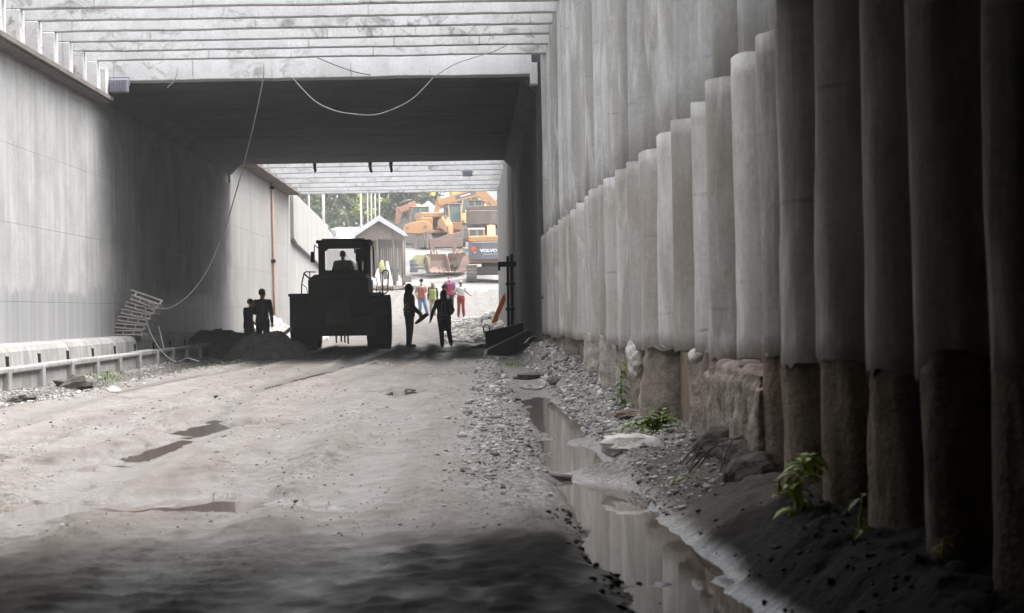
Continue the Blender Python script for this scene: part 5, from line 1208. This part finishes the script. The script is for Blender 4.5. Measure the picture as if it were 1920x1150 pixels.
def leafy(loc, pts, L, mat, label, seed, cat='plant', name='leafy_plant', n=26):
    rr = random.Random(seed); root = empty(name, loc, 0, label, cat, 'plants along the pile wall'); b = MB(); s = MB(); s.tube(pts, [.006] * (len(pts) - 1) + [.002], 6); s.build('stem', M[mat], root, smooth=True)
    for k in range(n):
        f = rr.random() * (len(pts) - 1.001); i = int(f); p = Vector(pts[i]).lerp(Vector(pts[i + 1]), f - i); a = rr.uniform(0, 2 * math.pi); blade(b, p, (math.cos(a) * 1.0, math.sin(a) * .8 - .4, rr.uniform(-.2, .6)), L * rr.uniform(.6, 1.2), L * rr.uniform(.2, .3), rr.uniform(.2, .9), 4)
    b.build('leaves', M[mat], root); return root
def wp(px, py, Y): p = at(px, py, Y); return (p.x, Y, p.z)
fern((1.30, 12.9, gz(1.30, 12.9) + .03), .40, 15, 'fern', 'bright green fern growing at the foot of the exposed piles', 3, -2.3)
fern(wp(1268, 822, 12.6), .10, 6, 'fern2', 'small dull fern touching the foot of a pile, below the bright fern', 4)
leafy(wp(1166, 742, 17.0), [(0, 0, -.12), (-.01, 0, .05), (0, -.02, .2), (-.02, -.02, .34)], .085, 'fern2', 'upright leafy plant climbing between two exposed pile feet', 5, n=34)
leafy(wp(1494, 965, 7.3), [(.02, 0, -.16), (.0, 0, 0), (-.01, -.02, .11), (.035, -.02, .20), (.04, -.03, .24)], .10, 'fern3', 'vivid yellow green climbing plant on the shaded pile, largest in the dark', 6, n=52)
leafy(wp(1460, 915, 7.7), [(0, 0, -.03), (0, -.01, .02), (0, -.02, .05)], .045, 'fern3', 'tiny yellow green sprig left of the vivid climbing plant', 7, n=6)
leafy(wp(1612, 968, 6.25), [(0, 0, -.06), (0, -.01, .0), (.005, -.02, .07)], .05, 'fern3', 'small dim green sprig on the dark pile right of the vivid plant', 8, n=9)
leafy(wp(1768, 1030, 5.35), [(0, 0, -.03), (0, -.01, .02), (.0, -.02, .04)], .035, 'fern3', 'faint green sprig farthest right in the dark', 9, n=6)
leafy(wp(1345, 938, 9.0), [(-.05, 0, -.02), (0, -.02, .02), (.06, -.02, .03), (.1, 0, .02)], .04, 'fern2', 'low green weed on the dark clump of soil under the rough block', 10, n=16)
leafy(wp(1280, 905, 9.8), [(-.06, 0, -.02), (0, -.02, .03), (.05, -.02, .05)], .045, 'fern2', 'grey green weed at the ditch edge left of the dark soil clump', 11, n=18)
def grass_patch(cx, cy, rx, ry, n, h, seed, mat):
    rr = random.Random(seed); b = MB()
    for k in range(n):
        x = cx + rr.gauss(0, rx); y = cy + rr.gauss(0, ry); a = rr.uniform(0, 6.28); blade(b, (x, y, gz(x, y) - .005), (math.cos(a) * .6, math.sin(a) * .6, 1), h * rr.uniform(.5, 1.2), h * .06, rr.uniform(.1, .6), 3)
    tag(b.build('grass', M[mat]), kind='stuff')
grass_patch(-6.35, 31.3, .12, .9, 420, .10, 1, 'fern2'); grass_patch(-5.4, 37.5, .35, .8, 380, .08, 2, 'fern2'); grass_patch(.75, 34.0, .15, .6, 160, .10, 3, 'fern2'); grass_patch(-6.0, 28.0, .25, 1.2, 200, .07, 4, 'fern2')

# ------------------------------------------------------------------ cables
M['cable'] = dirty('grey_rubber_cable', (0.25, 0.245, 0.24), (0.17, 0.165, 0.165), 0.7)
M['cabledark'] = dirty('dark_cable', (0.06, 0.06, 0.06), rough=0.7)
def cable(pts, r_, label, mat='cable'):
    b = MB(); b.tube(spline([at(*p) for p in pts]), r_, 7); return tag(b.build('cable', M[mat], smooth=True), label, 'cable')
cable([(495, 120, 36.9), (493, 150, 36.9), (480, 215, 37.3), (462, 290, 37.8), (440, 370, 38.3), (418, 440, 38.7), (390, 505, 38.7), (358, 550, 38.6), (325, 575, 38.5), (300, 579, 38.4), (285, 570, 38.3), (272, 566, 38.3)], .013, 'long grey cable hanging from the portal beam down to the stacked crates')
cable([(272, 570, 38.2), (274, 600, 38.2), (284, 628, 38.1), (300, 655, 37.6), (316, 671, 37.2), (330, 679, 37.0)], .013, 'grey cable drooping from the stacked crates to the ground')
cable([(338, 682, 37.0), (341, 676, 36.9), (352, 672, 36.8), (364, 675, 36.8), (374, 678, 36.8)], .012, 'short loop of cable lying on the ground at the tunnel edge')
cable([(298, 612, 38.5), (303, 635, 38.4), (308, 655, 38.0)], .014, 'thin grey cable on the kerb behind the drooping cable')
cable([(548, 146, 36.9), (566, 166, 36.9), (592, 191, 36.9), (625, 207, 36.9), (660, 214, 36.9), (700, 216, 36.9), (735, 206, 36.9), (770, 188, 36.9), (795, 165, 36.9), (812, 146, 36.9)], .012, 'sagging grey cable strung under the portal beam across the tunnel ceiling')
cable([(594, 108, 36.86), (630, 123, 36.9), (665, 135, 36.93), (695, 141, 36.95)], .010, 'thin wire slanting across the portal beam, left of centre', 'cabledark')
cable([(812, 146, 36.9), (850, 122, 36.5), (890, 108, 35.5), (925, 97, 34.2), (950, 85, 33.0)], .008, 'thin wire rising from the portal beam to the right beams')
cable([(333, 128, 36.95), (331, 142, 36.9), (324, 155, 36.9), (313, 165, 36.9)], .011, 'short loose cable end hanging under the portal beam near the left floodlight')

# ------------------------------------------------------------------ floodlights
M['lamp'] = dirty('grey_lamp_housing', (0.20, 0.20, 0.24), (0.15, 0.15, 0.18), 0.5)
def flood(px, py, Y, w_, h_, label, rx=0.0):
    p = at(px, py, Y); root = empty('floodlight', p, 0, label, 'floodlight', 'floodlights under the beams')
    b = MB(); b.box(-w_ / 2, w_ / 2, 0, .14, -h_ / 2, h_ / 2); b.build('housing', M['lamp'], root, bevel=.02)
    b = MB()
    for k in range(6): b.box(-w_ / 2 + .03 + k * (w_ - .08) / 5, -w_ / 2 + .05 + k * (w_ - .08) / 5, -.025, -.001, -h_ / 2 + .02, h_ / 2 - .02)
    b.build('cooling_fins', M['lamp'], root)
    b = MB(); b.tube([(-w_ / 2 - .02, .07, 0), (-w_ / 2 - .02, .07, h_ * .65), (w_ / 2 + .02, .07, h_ * .65), (w_ / 2 + .02, .07, 0)], .014, 6); b.build('bracket', M['lamp'], root)
flood(223, 161, 36.75, .36, .27, 'grey floodlight under the left end of the portal beam'); flood(877, 325, 66.0, .36, .22, 'dark floodlight hanging under the beams beyond the tunnel')
for px, lab in ((590, 'dark hanger stub between the far beams, leftmost of three'), (694, 'small dark hook under the far end of the tunnel roof, middle of three'), (733, 'dark hanger stub under the far tunnel roof edge, rightmost of three')):
    p = at(px, 312, T1 + .1); b = MB(); b.tube([(0, 0, .2), (0, 0, -.02), (.02, 0, -.13), (.06 if px == 694 else 0, 0, -.20)], [.07, .05, .045, .03], 8)
    tag(b.build('hanger', M['loaderdark'], loc=p), lab, 'hanger', 'hangers at the far tunnel edge')

# ------------------------------------------------------------------ stack of slotted crates on the kerb
M['crate'] = dirty('grey_plastic_crate', (0.36, 0.345, 0.33), (0.24, 0.22, 0.21), 0.6, 5); M['crateside'] = dirty('brown_crate_side', (0.20, 0.155, 0.14), (0.14, 0.11, 0.10), 0.7, 5)
names = ['bottom', 'second from bottom', 'third from bottom', 'fourth from bottom', 'third from top', 'second from top']
for k in range(6):
    f = k / 5.0; ang = R(1 + 19 * f); root = empty('slotted_crate', (-7.28 + .01 + .34 * f ** 1.3, 38.6, .635 + .128 * k - .01), R(-8), f'grey slotted crate with brown sides, {names[k]} of the tilted stack on the kerb', 'crate', 'stacked crates on the kerb')
    root.rotation_euler = (R(-4 * f), ang, R(-8)); w_ = .33 - .02 * (k == 5)
    b = MB(); b.box(-w_, w_, -.25, -.215, .0, .03); b.box(-w_, w_, -.25, -.215, .085, .115); b.box(-w_, w_, .215, .25, 0, .03); b.box(-w_, w_, .215, .25, .085, .115)
    for x in (-w_, w_ - .035): b.box(x, x + .035, -.213, .213, 0, .115)
    for x in (-w_ * .33, w_ * .36): b.box(x, x + .03, -.248, -.217, .03, .085)
    b.build('frame', M['crate'], root, bevel=.008)
    b = MB(); b.box(-w_ + .036, w_ - .036, -.20, -.19, .015, .10); b.box(-w_ + .036, w_ - .036, -.188, .21, .015, .03); b.build('side_panel', M['crateside'], root)
root = empty('slotted_tray', (-6.90, 38.5, 1.36), 0, 'pale open frame with two oval openings on top of the tilted crate stack', 'frame'); root.rotation_euler = (R(-52), R(20), R(-6))
b = MB()
for z0, z1 in ((-.16, -.12), (-.02, .02), (.12, .16)): b.box(-.31, .31, -.02, .02, z0, z1)
for x in (-.31, .26): b.box(x, x + .05, -.018, .018, -.118, -.022); b.box(x, x + .05, -.018, .018, .022, .118)
b.build('slats', M['crate'], root, bevel=.012)
b = MB(); b.box(-.42, -.2, -.03, -.022, .10, .14); b.build('strap', M['crate'], root)

# ------------------------------------------------------------------ orange pipe on the far left wall
M['pipe'] = dirty('orange_conduit', (0.42, 0.24, 0.16), (0.36, 0.24, 0.18), 0.6)
Yp = 69.0; a, c = at(521, 306, Yp), at(518, 600, Yp)
root = empty('conduit', (a.x, Yp, 0), 0, 'thin orange conduit running down the sunlit wall beyond the tunnel', 'conduit')
xw = -7.56
b = MB(); b.tube([(xw - a.x + .03, 0, 6.9), (xw - a.x + .03, 0, 4), (xw - a.x + .035, .02, 2), (xw - a.x + .03, 0, .75)], .05, 10); b.build('pipe', M['pipe'], root, smooth=True)
for z in (5.8, 3.0, .7): b = MB(); b.box(xw - a.x - .1, xw - a.x + .12, -.10, .10, z, z + .12); b.build('clamp', M['loaderdark'], root)
b = MB(); b.tube([(-7.64, 69.64, .4), (-7.64, 69.64, 5.9)], .03, 6); tag(b.build('rebar', M['loaderdark']), 'dark vertical rod in the wall joint left of the orange conduit', 'rod')

# ------------------------------------------------------------------ things at the right end of the tunnel
M['blacksteel'] = dirty('black_steel', (0.02, 0.02, 0.022), rough=0.6)
sf = empty('scaffold', (1.2, 57.0, 0), 0, 'black steel post frame with clamps and a cross bar at the far right tunnel corner', 'scaffold')
for px, y0 in ((951.8, 481), (958.8, 477)):
    p0, p1 = at(px, y0, 57.0), at(px + 2, 640, 57.0); b = MB(); b.cyl(p0, p1, .045 if px < 955 else .055, n=8); kid(b, 'post', M['blacksteel'], sf)
for y0 in (533, 580):
    b = MB(); b.cyl(at(949, y0, 56.95), at(966, y0 - 1, 56.95), .035, n=8); b.ell(at(952, y0, 56.95), .07, .07, .07); b.ell(at(959, y0, 56.95), .07, .07, .07); kid(b, 'clamp', M['blacksteel'], sf)
b = MB(); q0, q1 = at(934, 493, 56.9), at(968, 496, 56.9); b.box(q0.x, q1.x, 56.8, 57.0, q1.z - .07, q0.z + .03); q2 = at(935, 508, 56.9); b.box(q0.x, q0.x + .06, 56.82, 56.98, q2.z, q0.z - .05); kid(b, 'cross_bar', M['blacksteel'], sf)
M['orangeplastic'] = dirty('orange_barrier_plastic', (0.55, 0.17, 0.06), (0.42, 0.13, 0.06), 0.5)
b = MB(); o = [at(921, 606, 60), at(937, 566, 60), at(946, 548, 60), at(949, 562, 60), at(936, 592, 60), at(933, 604, 60)]; o0 = o[0].copy()
b.prism([(p.x - o0.x, p.z - o0.z) for p in o], -.05, .05, 'y'); tag(b.build('barrier_panel', M['orangeplastic'], loc=o0, bevel=.015), 'orange tapered panel leaning on the wall behind the black posts', 'panel')
# steel trough
tg = empty('steel_trough', (.9, 50, 0), 0, 'dark steel trough with a small ring handle at the right tunnel wall', 'trough')
b = MB(); o = [at(909, 622, 50), at(958, 611, 50), at(1004, 598, 50), at(1004, 668, 50), at(913, 662, 50)]; b.prism([(p.x, p.z) for p in o], 49.6, 50.6, 'y'); kid(b, 'body', M['blacksteel'], tg, bevel=.02)
b = MB(); b.tube([at(*q) for q in ((908, 626, 49.9), (906, 613, 49.9), (910, 609, 49.9), (917, 610, 49.9), (918, 624, 49.9))], .018, 6); kid(b, 'ring_handle', M['blacksteel'], tg, smooth=True)
# long slabs sloping up to the right wall
M['slab'] = dirty('dusty_grey_slab', (0.36, 0.35, 0.33), (0.24, 0.23, 0.215), 0.85, 2)
def slab(p0, p1, hgt, th, label, mat='slab'):
    d = (p1 - p0); nrm = Vector((-d.y, d.x, 0)).normalized(); P = []
    for q in (p0, p1):
        for dz, dn in ((0, 0), (-hgt, -.12), (-hgt, -.12 + th), (0, th)): P.append(q + Vector((0, 0, dz)) + nrm * -dn)
    b = MB(); b.add(P, [(0, 1, 2, 3), (7, 6, 5, 4), (0, 4, 5, 1), (1, 5, 6, 2), (2, 6, 7, 3), (3, 7, 4, 0)])
    o_ = p0.copy(); b.xf(Matrix.Translation(-o_)); bm_ = b.build('slab', M[mat], loc=o_, bevel=.012); return tag(bm_, label, 'slab', 'grey slabs at the right tunnel corner')
slab(at(908, 656, 41.5), at(1012, 606, 45.5), .48, .09, 'long grey slab sloping up from the road edge to the right tunnel wall')
slab(at(990, 634, 40.0), at(1016, 624, 40.8), .12, .06, 'short pale grey slab near the base of the first pile')
slab(at(917, 667, 39.3), at(948, 668, 39.0), .20, .25, 'small flat grey block at the lower end of the long sloping slab')
b = MB(); b.tube([at(1016, 560, 36.5), at(1021, 553, 36.3), at(1025, 549, 36.2)], .02, 6); tag(b.build('bent_bar', M['blacksteel']), 'short dark bent bar sticking out of the first piles', 'bar')
b = MB(); b.tube([at(*q) for q in ((515, 640, 46), (530, 628, 46.2), (546, 616, 46.4))], .05, 6); tag(b.build('timber', M['palestone']), 'pale broken timber sticking out of the soil heap beside the loader', 'timber')
# ------------------------------------------------------------------ dusty air
hm = bpy.data.materials.new('dusty_air'); hm.use_nodes = True; t_ = hm.node_tree
for q in list(t_.nodes): t_.nodes.remove(q)
ho = t_.nodes.new("ShaderNodeOutputMaterial"); pv = t_.nodes.new("ShaderNodeVolumePrincipled")
pv.inputs['Color'].default_value = (0.93, 0.95, 0.97, 1); pv.inputs['Density'].default_value = 0.0006; pv.inputs['Anisotropy'].default_value = 0.2
t_.links.new(pv.outputs[0], ho.inputs['Volume'])
b = MB(); b.box(-75, 75, -30, 260, -6.0, 28); hz = b.build('haze', hm); tag(hz, kind='stuff')
SC.cycles.volume_bounces = 1
